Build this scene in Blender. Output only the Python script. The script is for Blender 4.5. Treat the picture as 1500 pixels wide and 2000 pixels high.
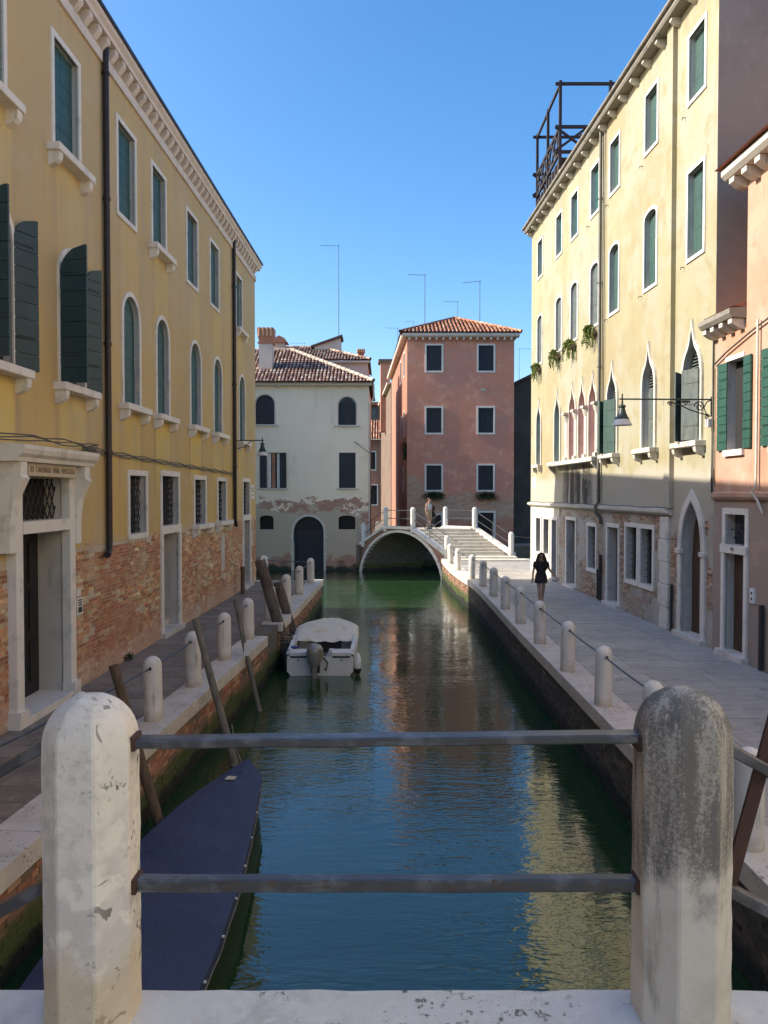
import bpy, bmesh, math, random
from mathutils import Vector, Matrix, noise
R = math.radians
random.seed(11)
for o in list(bpy.data.objects):
    bpy.data.objects.remove(o)
scene = bpy.context.scene
C = scene.collection

# ------------------------------------------------------------------ camera
cam_data = bpy.data.cameras.new('camera')
cam_data.sensor_fit = 'VERTICAL'
cam_data.sensor_height = 36.0
cam_data.lens = 27.0
cam_data.clip_start = 0.05
cam_data.clip_end = 5000
cam = bpy.data.objects.new('camera', cam_data)
C.objects.link(cam)
cam.location = (0, 0, 3.5)
cam.rotation_euler = (R(90 - 1.41), 0, 0)
scene.camera = cam

# ------------------------------------------------------------------ sky, sun, exposure
SUN_EL = 35.0
SUN_AZ = 1.5            # degrees that the light swings from straight across the canal towards the far end
world = bpy.data.worlds.new('World')
scene.world = world
world.use_nodes = True
wnt = world.node_tree
bg = wnt.nodes['Background']
sky = wnt.nodes.new('ShaderNodeTexSky')
sky.sky_type = 'NISHITA'
sky.sun_disc = False
sky.sun_elevation = R(SUN_EL)
sky.sun_rotation = R(-90 - SUN_AZ)
sky.altitude = 0
sky.air_density = 1.0
sky.dust_density = 1.8
sky.ozone_density = 2.2
hs = wnt.nodes.new('ShaderNodeHueSaturation')
hs.inputs['Saturation'].default_value = 1.34
wnt.links.new(sky.outputs[0], hs.inputs['Color'])
wnt.links.new(hs.outputs[0], bg.inputs[0])
bg.inputs[1].default_value = 0.12
sun_data = bpy.data.lights.new('sun', 'SUN')
sun_data.energy = 3.2
sun_data.angle = R(0.53)
sun_data.color = (1.0, 0.92, 0.78)
sun = bpy.data.objects.new('sun', sun_data)
C.objects.link(sun)
sun.location = (-60, 10, 50)
sun.rotation_euler = Vector((math.cos(R(SUN_EL)) * math.cos(R(SUN_AZ)), math.cos(R(SUN_EL)) * math.sin(R(SUN_AZ)), -math.sin(R(SUN_EL)))).to_track_quat('-Z', 'Y').to_euler()
vs = scene.view_settings
vs.view_transform = 'Standard'
vs.look = 'None'
vs.exposure = 1.25
vs.gamma = 1.0
vs.use_curve_mapping = False
try:
    scene.cycles.max_bounces = 8
    scene.cycles.diffuse_bounces = 4
    scene.cycles.glossy_bounces = 4
    scene.cycles.caustics_reflective = False
    scene.cycles.caustics_refractive = False
except Exception:
    pass

# ------------------------------------------------------------------ mesh helpers
ORIG = {}          # world position that an object's own mesh coordinates are relative to


class MB:
    """collects faces in a local frame; build() makes one mesh object"""
    def __init__(s, fr=None):
        s.v = []; s.f = []; s.c = []; s.m = []; s.fr = fr

    def p(s, *q):
        s.v.append(Vector(s.fr(*q)) if s.fr else Vector(q))
        return len(s.v) - 1

    def face(s, idx, col=None, mi=0):
        s.f.append(tuple(idx)); s.c.append(col); s.m.append(mi)

    def poly(s, pts, col=None, mi=0):
        s.face([s.p(*q) for q in pts], col, mi)

    def box(s, a0, a1, b0, b1, c0, c1, col=None, mi=0):
        i = [s.p(a, b, c) for c in (c0, c1) for b in (b0, b1) for a in (a0, a1)]
        for q in ((0, 1, 3, 2), (4, 6, 7, 5), (0, 4, 5, 1), (2, 3, 7, 6), (0, 2, 6, 4), (1, 5, 7, 3)):
            s.face([i[k] for k in q], col, mi)

    def prism(s, loop, ext, col=None, mi=0):
        n = len(loop)
        a = [s.p(*q) for q in loop]
        b = [s.p(q[0] + ext[0], q[1] + ext[1], q[2] + ext[2]) for q in loop]
        s.face(a, col, mi); s.face(b[::-1], col, mi)
        for k in range(n):
            s.face((a[k], b[k], b[(k + 1) % n], a[(k + 1) % n]), col, mi)

    def strip(s, la, lb, closed=False, col=None, mi=0):
        a = [s.p(*q) for q in la]; b = [s.p(*q) for q in lb]
        n = len(a)
        for k in range(n if closed else n - 1):
            s.face((a[k], a[(k + 1) % n], b[(k + 1) % n], b[k]), col, mi)

    def grid(s, rows, col=None, mi=0, closed=False):
        ids = [[s.p(*q) for q in r] for r in rows]
        for a, b in zip(ids[:-1], ids[1:]):
            n = len(a)
            for k in range(n if closed else n - 1):
                s.face((a[k], a[(k + 1) % n], b[(k + 1) % n], b[k]), col, mi)
        return ids

    def tube(s, pts, r, n=6, col=None, cap=True, mi=0):
        P = [Vector(s.fr(*q)) if s.fr else Vector(q) for q in pts]
        rs = r if isinstance(r, (list, tuple)) else [r] * len(P)
        rings = []
        up = None
        for k, q in enumerate(P):
            d = (P[min(k + 1, len(P) - 1)] - P[max(k - 1, 0)])
            if d.length < 1e-9: d = Vector((0, 0, 1))
            d.normalize()
            if up is None:
                up = Vector((0, 0, 1)) if abs(d.z) < 0.9 else Vector((1, 0, 0))
            x = d.cross(up)
            if x.length < 1e-4: x = d.cross(Vector((0, 1, 0.3)))
            x.normalize(); y = x.cross(d).normalized(); up = y
            ring = []
            for j in range(n):
                a = 2 * math.pi * (j + 0.5) / n
                s.v.append(q + (x * math.cos(a) + y * math.sin(a)) * rs[k])
                ring.append(len(s.v) - 1)
            rings.append(ring)
        for a, b in zip(rings[:-1], rings[1:]):
            for j in range(n):
                s.face((a[j], a[(j + 1) % n], b[(j + 1) % n], b[j]), col, mi)
        if cap:
            s.face(rings[0][::-1], col, mi); s.face(rings[-1], col, mi)

    def bar(s, a, b, wa, wb, up=(0, 0, 1), col=None, mi=0):
        """rectangular bar from a to b, wa wide, wb high"""
        A = Vector(s.fr(*a)) if s.fr else Vector(a)
        B = Vector(s.fr(*b)) if s.fr else Vector(b)
        d = (B - A).normalized(); u = Vector(up)
        x = d.cross(u)
        if x.length < 1e-3: x = d.cross(Vector((1, 0, 0)))
        x.normalize(); y = x.cross(d).normalized()
        ids = []
        for q in (A, B):
            for sx, sy in ((-1, -1), (1, -1), (1, 1), (-1, 1)):
                s.v.append(q + x * sx * wa / 2 + y * sy * wb / 2); ids.append(len(s.v) - 1)
        s.face(ids[:4][::-1], col, mi); s.face(ids[4:], col, mi)
        for k in range(4):
            s.face((ids[k], ids[(k + 1) % 4], ids[4 + (k + 1) % 4], ids[4 + k]), col, mi)

    def lathe(s, cx, cy, prof, n=12, rot=0.0, col=None, mi=0, angs=None, jit=None):
        angs = angs or [rot + 2 * math.pi * k / n for k in range(n)]
        rows = []
        for r, z in prof:
            row = []
            for a in angs:
                x, y, zz = cx + r * math.cos(a), cy + r * math.sin(a), z
                if jit:
                    d = noise.noise(Vector((x, y, zz)) * jit[1]) * jit[0]
                    x += d * math.cos(a); y += d * math.sin(a)
                row.append((x, y, zz))
            rows.append(row)
        ids = s.grid(rows, col, mi, closed=True)
        if prof[0][0] > 1e-4: s.face(ids[0][::-1], col, mi)
        if prof[-1][0] > 1e-4: s.face(ids[-1], col, mi)

    def build(s, name, mat, parent=None, smooth=None, bevel=0.0, recalc=True, at=None, kind=None, seg=1):
        org = ORIG[parent] if parent is not None else (Vector(at) if at is not None else Vector((0, 0, 0)))
        me = bpy.data.meshes.new(name)
        me.from_pydata([v - org for v in s.v], [], s.f)
        if any(c is not None for c in s.c):
            ca = me.color_attributes.new('Col', 'FLOAT_COLOR', 'CORNER')
            buf = []
            for f, c in zip(s.f, s.c):
                c = c or (1, 1, 1)
                buf += [c[0], c[1], c[2], 1.0] * len(f)
            ca.data.foreach_set('color', buf)
        mats = mat if isinstance(mat, (list, tuple)) else [mat]
        for m in mats: me.materials.append(m)
        if len(mats) > 1: me.polygons.foreach_set('material_index', s.m)
        if recalc or bevel:
            bm = bmesh.new(); bm.from_mesh(me)
            if bevel:
                bmesh.ops.remove_doubles(bm, verts=bm.verts, dist=1e-5)
            if recalc: bmesh.ops.recalc_face_normals(bm, faces=bm.faces)
            if bevel:
                es = [e for e in bm.edges if len(e.link_faces) == 2 and e.calc_face_angle(0) > 0.5]
                bmesh.ops.bevel(bm, geom=es, offset=bevel, segments=seg, affect='EDGES', profile=0.6, clamp_overlap=True)
            bm.to_mesh(me); bm.free()
        if smooth is not None:
            me.polygons.foreach_set('use_smooth', [True] * len(me.polygons))
            me.set_sharp_from_angle(angle=R(smooth))
        ob = bpy.data.objects.new(name, me)
        C.objects.link(ob)
        if parent is not None:
            ob.parent = parent
        else:
            ob.location = org
        ORIG[ob] = org
        if kind: ob['kind'] = kind
        return ob


def tag(o, label, cat, group=None):
    o['label'] = label; o['category'] = cat
    if group: o['group'] = group
    return o


def thing(name, loc, label, cat, group=None):
    o = bpy.data.objects.new(name, None)
    o.empty_display_size = 0.2
    C.objects.link(o)
    o.location = loc
    ORIG[o] = Vector(loc)
    return tag(o, label, cat, group)


def piece(name, mesh, parent, loc, scale=(1, 1, 1), rot=(0, 0, 0)):
    """a repeated piece that shares mesh data"""
    o = bpy.data.objects.new(name, mesh)
    C.objects.link(o)
    o.parent = parent
    o.location = Vector(loc) - ORIG[parent]
    o.scale = scale; o.rotation_euler = rot
    ORIG[o] = Vector(loc)
    return o


def copy_tree(root, loc, label, group=None, rotz=0.0):
    r = root.copy(); C.objects.link(r)
    r.location = loc; r.rotation_euler = (0, 0, rotz); r['label'] = label
    if group: r['group'] = group
    ORIG[r] = Vector(loc)
    for ch in list(root.children):
        c = ch.copy(); C.objects.link(c); c.parent = r
        for g in list(ch.children):
            d = g.copy(); C.objects.link(d); d.parent = c
    return r


# ------------------------------------------------------------------ materials
def _nodes(name):
    m = bpy.data.materials.new(name); m.use_nodes = True
    nt = m.node_tree
    return m, nt, nt.nodes['Principled BSDF']


class NT:
    def __init__(s, nt): s.nt = nt; s._pos = None
    def new(s, t, **k):
        n = s.nt.nodes.new(t)
        for a, b in k.items(): setattr(n, a, b)
        return n
    def link(s, a, b): s.nt.links.new(a, b)
    def put(s, sock, v):
        if hasattr(v, 'is_linked') or hasattr(v, 'links'): s.link(v, sock)
        else: sock.default_value = v
    def pos(s):
        if s._pos is None: s._pos = s.new('ShaderNodeNewGeometry').outputs['Position']
        return s._pos
    def mapped(s, sc, off=(0, 0, 0), src=None):
        n = s.new('ShaderNodeMapping'); s.link(src or s.pos(), n.inputs[0])
        n.inputs['Scale'].default_value = sc if isinstance(sc, (tuple, list)) else (sc,) * 3
        n.inputs['Location'].default_value = off
        return n.outputs[0]
    def noise(s, sc, detail=4, rough=0.6, off=(0, 0, 0), src=None, dist=0.0):
        n = s.new('ShaderNodeTexNoise'); s.link(s.mapped(sc, off, src), n.inputs['Vector'])
        n.inputs['Scale'].default_value = 1.0; n.inputs['Detail'].default_value = detail
        n.inputs['Roughness'].default_value = rough; n.inputs['Distortion'].default_value = dist
        return n.outputs['Fac']
    def math(s, op, a, b=0.0, clamp=False):
        n = s.new('ShaderNodeMath', operation=op); n.use_clamp = clamp
        s.put(n.inputs[0], a); s.put(n.inputs[1], b)
        return n.outputs[0]
    def ramp(s, f, lo, hi, smooth=True):
        n = s.new('ShaderNodeMapRange'); n.interpolation_type = 'SMOOTHSTEP' if smooth else 'LINEAR'
        s.put(n.inputs['Value'], f)
        n.inputs['From Min'].default_value = lo; n.inputs['From Max'].default_value = hi
        return n.outputs['Result']
    def mix(s, f, a, b, mode='MIX'):
        n = s.new('ShaderNodeMix', data_type='RGBA', blend_type=mode)
        s.put(n.inputs[0], f)
        for k, v in ((6, a), (7, b)):
            if isinstance(v, (tuple, list)): n.inputs[k].default_value = (*v[:3], 1)
            else: s.link(v, n.inputs[k])
        return n.outputs[2]
    def sep(s, axis):
        n = s.new('ShaderNodeSeparateXYZ'); s.link(s.pos(), n.inputs[0]); return n.outputs[axis]
    def bump(s, h, strength, dist, normal=None):
        n = s.new('ShaderNodeBump'); n.inputs['Strength'].default_value = strength
        n.inputs['Distance'].default_value = dist; s.put(n.inputs['Height'], h)
        if normal is not None: s.link(normal, n.inputs['Normal'])
        return n.outputs[0]


def simple(name, base, rough=0.7, layers=(), bump=None, metal=0.0, spec=0.5, attr=False, objrand=0.0, extra=None):
    """layers: (scale or (sx,sy,sz), colour, lo, hi[, detail]) noise patches mixed over the base"""
    m, nt, b = _nodes(name); t = NT(nt)
    col = base
    if attr:
        a = t.new('ShaderNodeVertexColor', layer_name='Col'); col = a.outputs[0]
        if base is not None: col = t.mix(1.0, col, base, 'MULTIPLY')
    if objrand:
        oi = t.new('ShaderNodeObjectInfo')
        v = t.math('MULTIPLY_ADD', oi.outputs['Random'], objrand * 2)
        v.node.inputs[2].default_value = 1.0 - objrand
        g = t.new('ShaderNodeCombineColor')
        for k in range(3): t.link(v, g.inputs[k])
        col = t.mix(1.0, col if not isinstance(col, tuple) else col, g.outputs[0], 'MULTIPLY')
    for i, L in enumerate(layers):
        f = t.noise(L[0], L[4] if len(L) > 4 else 5, 0.62, (i * 7.3, i * 3.1, i * 5.7))
        col = t.mix(t.ramp(f, L[2], L[3]), col, L[1])
    if extra: col = extra(t, col)
    if isinstance(col, tuple): b.inputs['Base Color'].default_value = (*col[:3], 1)
    else: t.link(col, b.inputs['Base Color'])
    b.inputs['Roughness'].default_value = rough
    b.inputs['Metallic'].default_value = metal
    b.inputs['Specular IOR Level'].default_value = spec
    if bump:
        h = t.noise(bump[0], 6, 0.65)
        t.link(t.bump(h, bump[1], bump[2]), b.inputs['Normal'])
    return m


def brick_layer(t, axes, tint=((.42, .17, .10), (.55, .30, .18)), mortar=(.42, .37, .31)):
    """brick pattern in the plane given by axes ('X','Z') for walls too far away to pick bricks apart"""
    c = t.new('ShaderNodeCombineXYZ')
    t.link(t.sep(axes[0]), c.inputs[0]); t.link(t.sep(axes[1]), c.inputs[1])
    b = t.new('ShaderNodeTexBrick'); t.link(c.outputs[0], b.inputs['Vector'])
    b.inputs['Scale'].default_value = 1.0
    b.inputs['Brick Width'].default_value = 0.26; b.inputs['Row Height'].default_value = 0.072
    b.inputs['Mortar Size'].default_value = 0.008; b.inputs['Mortar Smooth'].default_value = 0.3
    b.inputs['Color1'].default_value = (*tint[0], 1); b.inputs['Color2'].default_value = (*tint[1], 1)
    b.inputs['Mortar'].default_value = (*mortar, 1)
    return b.outputs[0]


# plaster
def near_any(t, axis, cs):
    y = t.sep(axis); d = None
    for c in cs:
        e = t.math('ABSOLUTE', t.math('SUBTRACT', y, c))
        d = e if d is None else t.math('MINIMUM', d, e)
    return d


def ochre_extra(t, col):
    d = near_any(t, 'Y', [8.3, 11.0, 13.6, 16.5, 18.65, 21.6, 24.15, 27.75])
    wob = t.noise((3, 3, .8), 4, .6, (6, 2, 2))
    d = t.math('ADD', d, t.math('MULTIPLY', t.math('SUBTRACT', wob, .5), .25))
    zb = t.math('ADD', t.sep('Z'), t.math('MULTIPLY', t.math('SUBTRACT', wob, .5), 1.6))
    under = t.math('MULTIPLY', t.ramp(t.sep('Z'), 5.25, 5.05), t.ramp(zb, 3.2, 4.4))
    under2 = t.math('MULTIPLY', t.ramp(t.sep('Z'), 9.15, 8.9), t.ramp(zb, 7.2, 8.3))
    under = t.math('MAXIMUM', under, under2)
    col = t.mix(t.math('MULTIPLY', t.math('MULTIPLY', t.ramp(d, .60, .45), under), .6), col, (.74, .57, .16))
    edge = t.math('MULTIPLY', t.ramp(d, .50, .64), t.ramp(d, .80, .66))
    col = t.mix(t.math('MULTIPLY', t.math('MULTIPLY', edge, under), .45), col, (.36, .27, .15))
    g = t.noise((.9, .9, .5), 6, .68, (1, 12, 4))
    col = t.mix(t.math('MULTIPLY', t.ramp(g, .48, .66), .70), col, (.47, .375, .235))
    g3 = t.noise((.33, .33, .28), 5, .62, (14, 3, 2))
    col = t.mix(t.math('MULTIPLY', t.ramp(g3, .50, .62), .45), col, (.58, .48, .33))
    g2 = t.noise((5.5, 5.5, .16), 5, .65, (4, 1, 9))
    col = t.mix(t.math('MULTIPLY', t.ramp(g2, .54, .68), .50), col, (.38, .30, .19))
    hi = t.math('MULTIPLY', t.ramp(t.sep('Z'), 10.9, 11.8), t.ramp(g2, .42, .58))
    col = t.mix(t.math('MULTIPLY', hi, .45), col, (.40, .31, .20))
    s = t.noise((1.6, 1.6, 0.10), 4, 0.6, (3, 9, 2))           # run-down streaks
    col = t.mix(t.math('MULTIPLY', t.ramp(s, 0.50, 0.74), 0.5), col, (.52, .38, .19))
    s2 = t.noise((0.8, 0.8, 0.07), 3, 0.5, (13, 2, 7))
    col = t.mix(t.math('MULTIPLY', t.ramp(s2, 0.50, 0.68), 0.55), col, (.72, .48, .13))
    fad = t.ramp(t.sep('Z'), 4.0, 9.0)                          # upper floors bleached
    col = t.mix(t.math('MULTIPLY', fad, 0.45), col, (.56, .435, .26))
    n = t.noise((2.5, 2.5, 3), 6, .7, (5, 5, 1))
    zz = t.math('ADD', t.sep('Z'), t.math('MULTIPLY', t.math('SUBTRACT', n, .5), .55))
    col = t.mix(t.ramp(zz, 2.56, 2.53), col, (.50, .40, .29))          # plaster broken away above the bricks
    pq = t.noise((.55, .55, .8), 3, .5, (21, 8, 3), dist=.8)
    col = t.mix(t.math('MULTIPLY', t.ramp(pq, .575, .585), .30), col, (.56, .46, .29))
    return col
M = {}
M['ochre'] = simple('ochre_plaster', (.60, .415, .155), 0.9, [(0.45, (.53, .39, .185), .42, .66), (2.5, (.51, .37, .155), .58, .75), (14, (.555, .405, .175), .5, .8)], (40, .25, .01), extra=ochre_extra)


def yellow_extra(t, col):
    s = t.noise((1.2, 1.2, 0.16), 4, 0.6, (5, 1, 2))
    col = t.mix(t.math('MULTIPLY', t.ramp(s, 0.52, 0.70), 0.6), col, (.36, .27, .135))
    s3 = t.noise((5, 5, .22), 5, .65, (2, 2, 8))
    col = t.mix(t.math('MULTIPLY', t.ramp(s3, .57, .70), .45), col, (.30, .25, .17))
    col = t.mix(t.math('MULTIPLY', t.math('MULTIPLY', t.ramp(t.sep('Z'), 13.6, 15.0), t.ramp(s3, .42, .58)), .5), col, (.29, .26, .20))
    # patch of newer pale render and greyer tone below the first-floor sills
    n = t.noise(1.1, 5, 0.6, (4, 4, 4))
    zz = t.math('ADD', t.sep('Z'), t.math('MULTIPLY', t.math('SUBTRACT', n, 0.5), 0.9))
    low = t.ramp(zz, 4.35, 3.9)
    col = t.mix(low, col, (.44, .40, .32))
    st = t.noise((2.2, 2.2, 0.35), 5, 0.65, (9, 3, 1))
    dark = t.math('MULTIPLY', t.math('MULTIPLY', t.ramp(t.sep('Y'), 25.7, 26.4), t.ramp(t.sep('Y'), 30.0, 29.0)), t.ramp(zz, 4.6, 4.4))
    col = t.mix(t.math('MULTIPLY', dark, t.ramp(st, .38, .56)), col, (.06, .05, .042))
    pq = t.noise((.55, .55, .8), 3, .5, (21, 8, 3), dist=.8)
    col = t.mix(t.math('MULTIPLY', t.ramp(pq, .575, .585), .38), col, (.385, .36, .275))
    return col
M['yellow'] = simple('pale_yellow_plaster', (.370, .333, .200), 0.9, [(0.35, (.385, .36, .265), .42, .58), (1.5, (.325, .275, .15), .50, .70), (9, (.345, .302, .18), .5, .8), (0.22, (.345, .285, .16), .52, .68)], (35, .25, .01), extra=yellow_extra)
M['grey_side'] = simple('grey_side_plaster', (.355, .315, .255), 0.95, [(0.5, (.30, .265, .215), .45, .65), (4, (.385, .34, .28), .5, .7)], (25, .3, .01))


def white_extra(t, col):
    z = t.sep('Z')
    n = t.noise((0.9, .9, 1.3), 6, 0.68, (2, 8, 5))
    zz = t.math('ADD', z, t.math('MULTIPLY', t.math('SUBTRACT', n, 0.5), 2.2))
    col = t.mix(t.ramp(zz, 2.75, 2.6), col, (.54, .44, .33))            # old grey-brown render
    br = brick_layer(t, ('X', 'Z'), ((.40, .17, .11), (.50, .27, .18)))
    n2 = t.noise((0.75, .75, 1.1), 6, 0.7, (6, 1, 9))
    band = t.math('MULTIPLY', t.ramp(zz, 2.45, 2.55), t.ramp(zz, 3.2, 3.08))
    right = t.math('MULTIPLY', t.ramp(t.sep('X'), -2.2, -1.2), t.math('MULTIPLY', t.ramp(zz, 1.6, 1.75), t.ramp(zz, 3.2, 3.1)))
    k = t.math('MULTIPLY', t.math('MAXIMUM', band, right), t.ramp(n2, .47, .50))
    col = t.mix(k, col, br)
    base = t.ramp(zz, -.15, -.35)
    col = t.mix(base, col, br)
    col = t.mix(t.ramp(zz, -.55, -.95), col, (.035, .04, .03))           # tide line
    return col
M['white_wall'] = simple('off_white_plaster', (.92, .775, .60), 0.9, [(0.4, (.86, .715, .55), .45, .65), (3, (.88, .735, .57), .5, .75), ((2, 2, .25), (.78, .645, .50), .56, .72)], (30, .2, .01), extra=white_extra)


def red_extra(t, col):
    z = t.sep('Z')
    n = t.noise((.7, .7, 1.1), 6, 0.7, (1, 2, 3))
    zz = t.math('ADD', z, t.math('MULTIPLY', t.math('SUBTRACT', n, 0.5), 3.4))
    lean = t.math('MULTIPLY', t.ramp(t.sep('X'), 4.5, 1.5), 1.4)
    zz = t.math('SUBTRACT', zz, lean)
    br = brick_layer(t, ('X', 'Z'), ((.50, .22, .14), (.60, .40, .26)), (.52, .44, .35))
    col = t.mix(t.ramp(zz, 3.25, 3.1), col, br)
    low = t.math('ADD', z, t.math('MULTIPLY', n, 1.2))
    col = t.mix(t.math('MULTIPLY', t.ramp(low, 2.6, 2.2), .75), col, (.52, .20, .125))
    pq = t.noise((.55, .55, .8), 3, .5, (21, 8, 3), dist=.8)
    col = t.mix(t.math('MULTIPLY', t.ramp(pq, .575, .585), .35), col, (.56, .30, .23))
    return col
M['red_wall'] = simple('brick_red_plaster', (.66, .275, .175), 0.9, [(0.35, (.58, .26, .185), .42, .62), (1.6, (.72, .35, .23), .50, .68), ((1.6, 1.6, .2), (.54, .245, .175), .54, .73), (.8, (.55, .27, .20), .56, .68)], (30, .25, .01), extra=red_extra)
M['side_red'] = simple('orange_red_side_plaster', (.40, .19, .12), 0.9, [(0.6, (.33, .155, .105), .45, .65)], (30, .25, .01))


def pink_extra(t, col):
    n = t.noise(1.4, 5, 0.65, (3, 3, 1))
    zz = t.math('ADD', t.sep('Z'), t.math('MULTIPLY', t.math('SUBTRACT', n, 0.5), 0.5))
    col = t.mix(t.ramp(zz, 3.5, 3.3), col, (.36, .27, .22))
    col = t.mix(t.math('MULTIPLY', t.ramp(zz, 1.6, .4), t.ramp(n, .42, .6)), col, (.27, .25, .235))
    pq = t.noise((.55, .55, .8), 3, .5, (21, 8, 3), dist=.8)
    col = t.mix(t.math('MULTIPLY', t.ramp(pq, .575, .585), .35), col, (.50, .34, .26))
    return col
M['pink'] = simple('salmon_plaster', (.50, .28, .185), 0.9, [(0.6, (.54, .335, .235), .43, .62), (3, (.44, .235, .155), .52, .70), ((1.8, 1.8, .2), (.38, .215, .15), .54, .72), (1.2, (.56, .37, .28), .58, .70)], (30, .3, .012), extra=pink_extra)
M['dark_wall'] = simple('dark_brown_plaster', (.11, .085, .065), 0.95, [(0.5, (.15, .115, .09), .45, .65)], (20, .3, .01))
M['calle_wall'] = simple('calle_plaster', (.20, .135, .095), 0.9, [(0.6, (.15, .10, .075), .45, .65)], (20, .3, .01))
M['pale_back'] = simple('pale_pink_plaster', (.62, .52, .43), 0.9, [(0.6, (.56, .45, .38), .45, .65)], (20, .2, .01))
M['red_bridge'] = simple('bridge_brick', (.30, .15, .11), 0.9, [(2, (.24, .13, .10), .45, .65), (9, (.38, .24, .18), .52, .7)], (30, .5, .012))
# stone
M['istria'] = simple('istrian_stone', (.70, .65, .58), 0.75, [(2.0, (.50, .47, .42), .5, .7), (9, (.66, .63, .58), .55, .7), ((5, 5, .7), (.42, .39, .34), .62, .75)], (30, .25, .008))
M['frame_stone'] = simple('window_frame_stone', (.78, .73, .66), 0.75, [(3.0, (.58, .55, .50), .5, .72), ((7, 7, .8), (.47, .44, .39), .62, .76)], (40, .2, .006))
M['weathered_stone'] = simple('weathered_window_stone', (.62, .58, .50), 0.8, [(3.0, (.50, .46, .38), .5, .7), ((8, 8, 1), (.34, .31, .26), .6, .74)], (40, .25, .006))  # weathered stone for gothic windows, ledges and ground floor cladding
M['cornice'] = simple('cornice_stone', (.72, .62, .54), 0.85, [(2.5, (.60, .51, .44), .5, .7)], (40, .2, .006))
M['grey_cornice'] = simple('grey_cornice_stone', (.27, .245, .205), 0.85, [(2.5, (.18, .165, .135), .48, .66), (12, (.36, .33, .29), .55, .7)], (40, .3, .01))


def bollard_extra(t, col):
    n = t.noise(9, 5, 0.6)
    z = t.sep('Z')
    f = t.ramp(t.math('ADD', z, t.math('MULTIPLY', n, .35)), .42, .14)
    return t.mix(t.math('MULTIPLY', f, .7), col, (.40, .31, .20))
M['bollard'] = simple('bollard_stone', (.72, .68, .62), 0.8, [(4, (.62, .58, .53), .5, .7), ((9, 9, 1.2), (.38, .35, .31), .58, .72)], (35, .3, .008), extra=bollard_extra)


def left_post_extra(t, col):
    # flaked grey spots and lichen on the canal side, ochre stain low down
    n = t.noise(17, 3, .55, (1.3, .4, 2.2), dist=.6)
    side = t.ramp(t.sep('X'), -.90, -.76)
    col = t.mix(t.math('MULTIPLY', t.ramp(n, .63, .655), side), col, (.17, .165, .15))
    n2 = t.noise(46, 5, .7, (3, 1, 2)); n3 = t.noise(5, 3, .6, (7, 7, 1))
    col = t.mix(t.math('MULTIPLY', t.ramp(n2, .55, .66), t.ramp(n3, .56, .66)), col, (.30, .29, .24))
    n4 = t.noise(6, 4, .6, (2, 5, 1))
    z = t.math('ADD', t.sep('Z'), t.math('MULTIPLY', t.math('SUBTRACT', n4, .5), .35))
    col = t.mix(t.math('MULTIPLY', t.ramp(z, 2.22, 2.08), .55), col, (.52, .40, .22))
    return col
M['post_left'] = simple('whitewashed_stone', (.76, .72, .67), 0.8, [(3.5, (.62, .585, .555), .45, .6), (8, (.80, .76, .70), .5, .6), (22, (.60, .57, .53), .5, .7)], (60, .35, .006), extra=left_post_extra)


def right_post_extra(t, col):
    z = t.sep('Z')
    n = t.noise(7, 5, .65, (1, 5, 2))
    n2 = t.noise(105, 6, .8, (1, 2, 2))
    n3 = t.noise((16, 16, 2.2), 4, .6, (4, 3, 8))
    m = t.ramp(t.math('ADD', z, t.math('MULTIPLY', t.math('SUBTRACT', n, .5), .5)), 2.30, 2.48)
    sp = t.ramp(t.math('SUBTRACT', n2, t.math('MULTIPLY', t.math('SUBTRACT', n3, .5), 1.1)), .36, .62)
    streak = t.ramp(t.noise((26, 26, 1.1), 4, .6, (2, 9, 4)), .60, .70)
    g = t.math('MULTIPLY', t.math('MULTIPLY', m, t.math('ADD', t.math('MULTIPLY', sp, .55), .42)), t.math('SUBTRACT', 1.0, t.math('MULTIPLY', streak, .75)))
    return t.mix(g, col, (.15, .142, .13))
M['post_right'] = simple('lichen_stained_stone', (.64, .60, .54), 0.85, [(3, (.55, .51, .45), .45, .6), ((9, 9, 1.4), (.35, .32, .28), .58, .72), (26, (.60, .57, .53), .55, .68)], (60, .4, .006), extra=right_post_extra)


def coping_extra(t, col):
    n = t.noise(22, 5, .75, (1, 2, 2)); n2 = t.noise(2.5, 3, .6, (4, 2, 2))
    col = t.mix(t.math('MULTIPLY', t.ramp(n, .56, .62), t.ramp(n2, .44, .56)), col, (.16, .145, .12))
    return col
M['coping'] = simple('coping_stone', (.66, .60, .53), 0.8, [(2, (.56, .50, .43), .45, .65), (9, (.62, .59, .54), .5, .7)], (30, .35, .01), objrand=.08, extra=coping_extra)
M['near_coping'] = simple('white_coping_stone', (.72, .705, .67), 0.75, [(5, (.60, .58, .54), .5, .66), (16, (.77, .75, .71), .5, .65)], (40, .35, .01), extra=coping_extra)
M['paving_right'] = simple('grey_trachyte_slab', (.43, .395, .345), 0.7, [(1.1, (.36, .335, .30), .43, .60), (6, (.47, .44, .395), .52, .68), (40, (.34, .315, .285), .55, .7), (2.6, (.29, .275, .25), .58, .70)], (30, .3, .006), objrand=.13)
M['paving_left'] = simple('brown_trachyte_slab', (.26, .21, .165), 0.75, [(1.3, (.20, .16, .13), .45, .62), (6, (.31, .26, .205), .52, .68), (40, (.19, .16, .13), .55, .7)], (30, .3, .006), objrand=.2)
M['joint'] = simple('joint_mortar', (.11, .10, .09), 0.95, [(8, (.16, .145, .13), .5, .7)])
M['step'] = simple('bridge_step_stone', (.64, .58, .48), 0.8, [(2.5, (.54, .48, .40), .45, .65), (12, (.68, .62, .52), .5, .7)], (30, .3, .008), objrand=.06)


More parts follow.
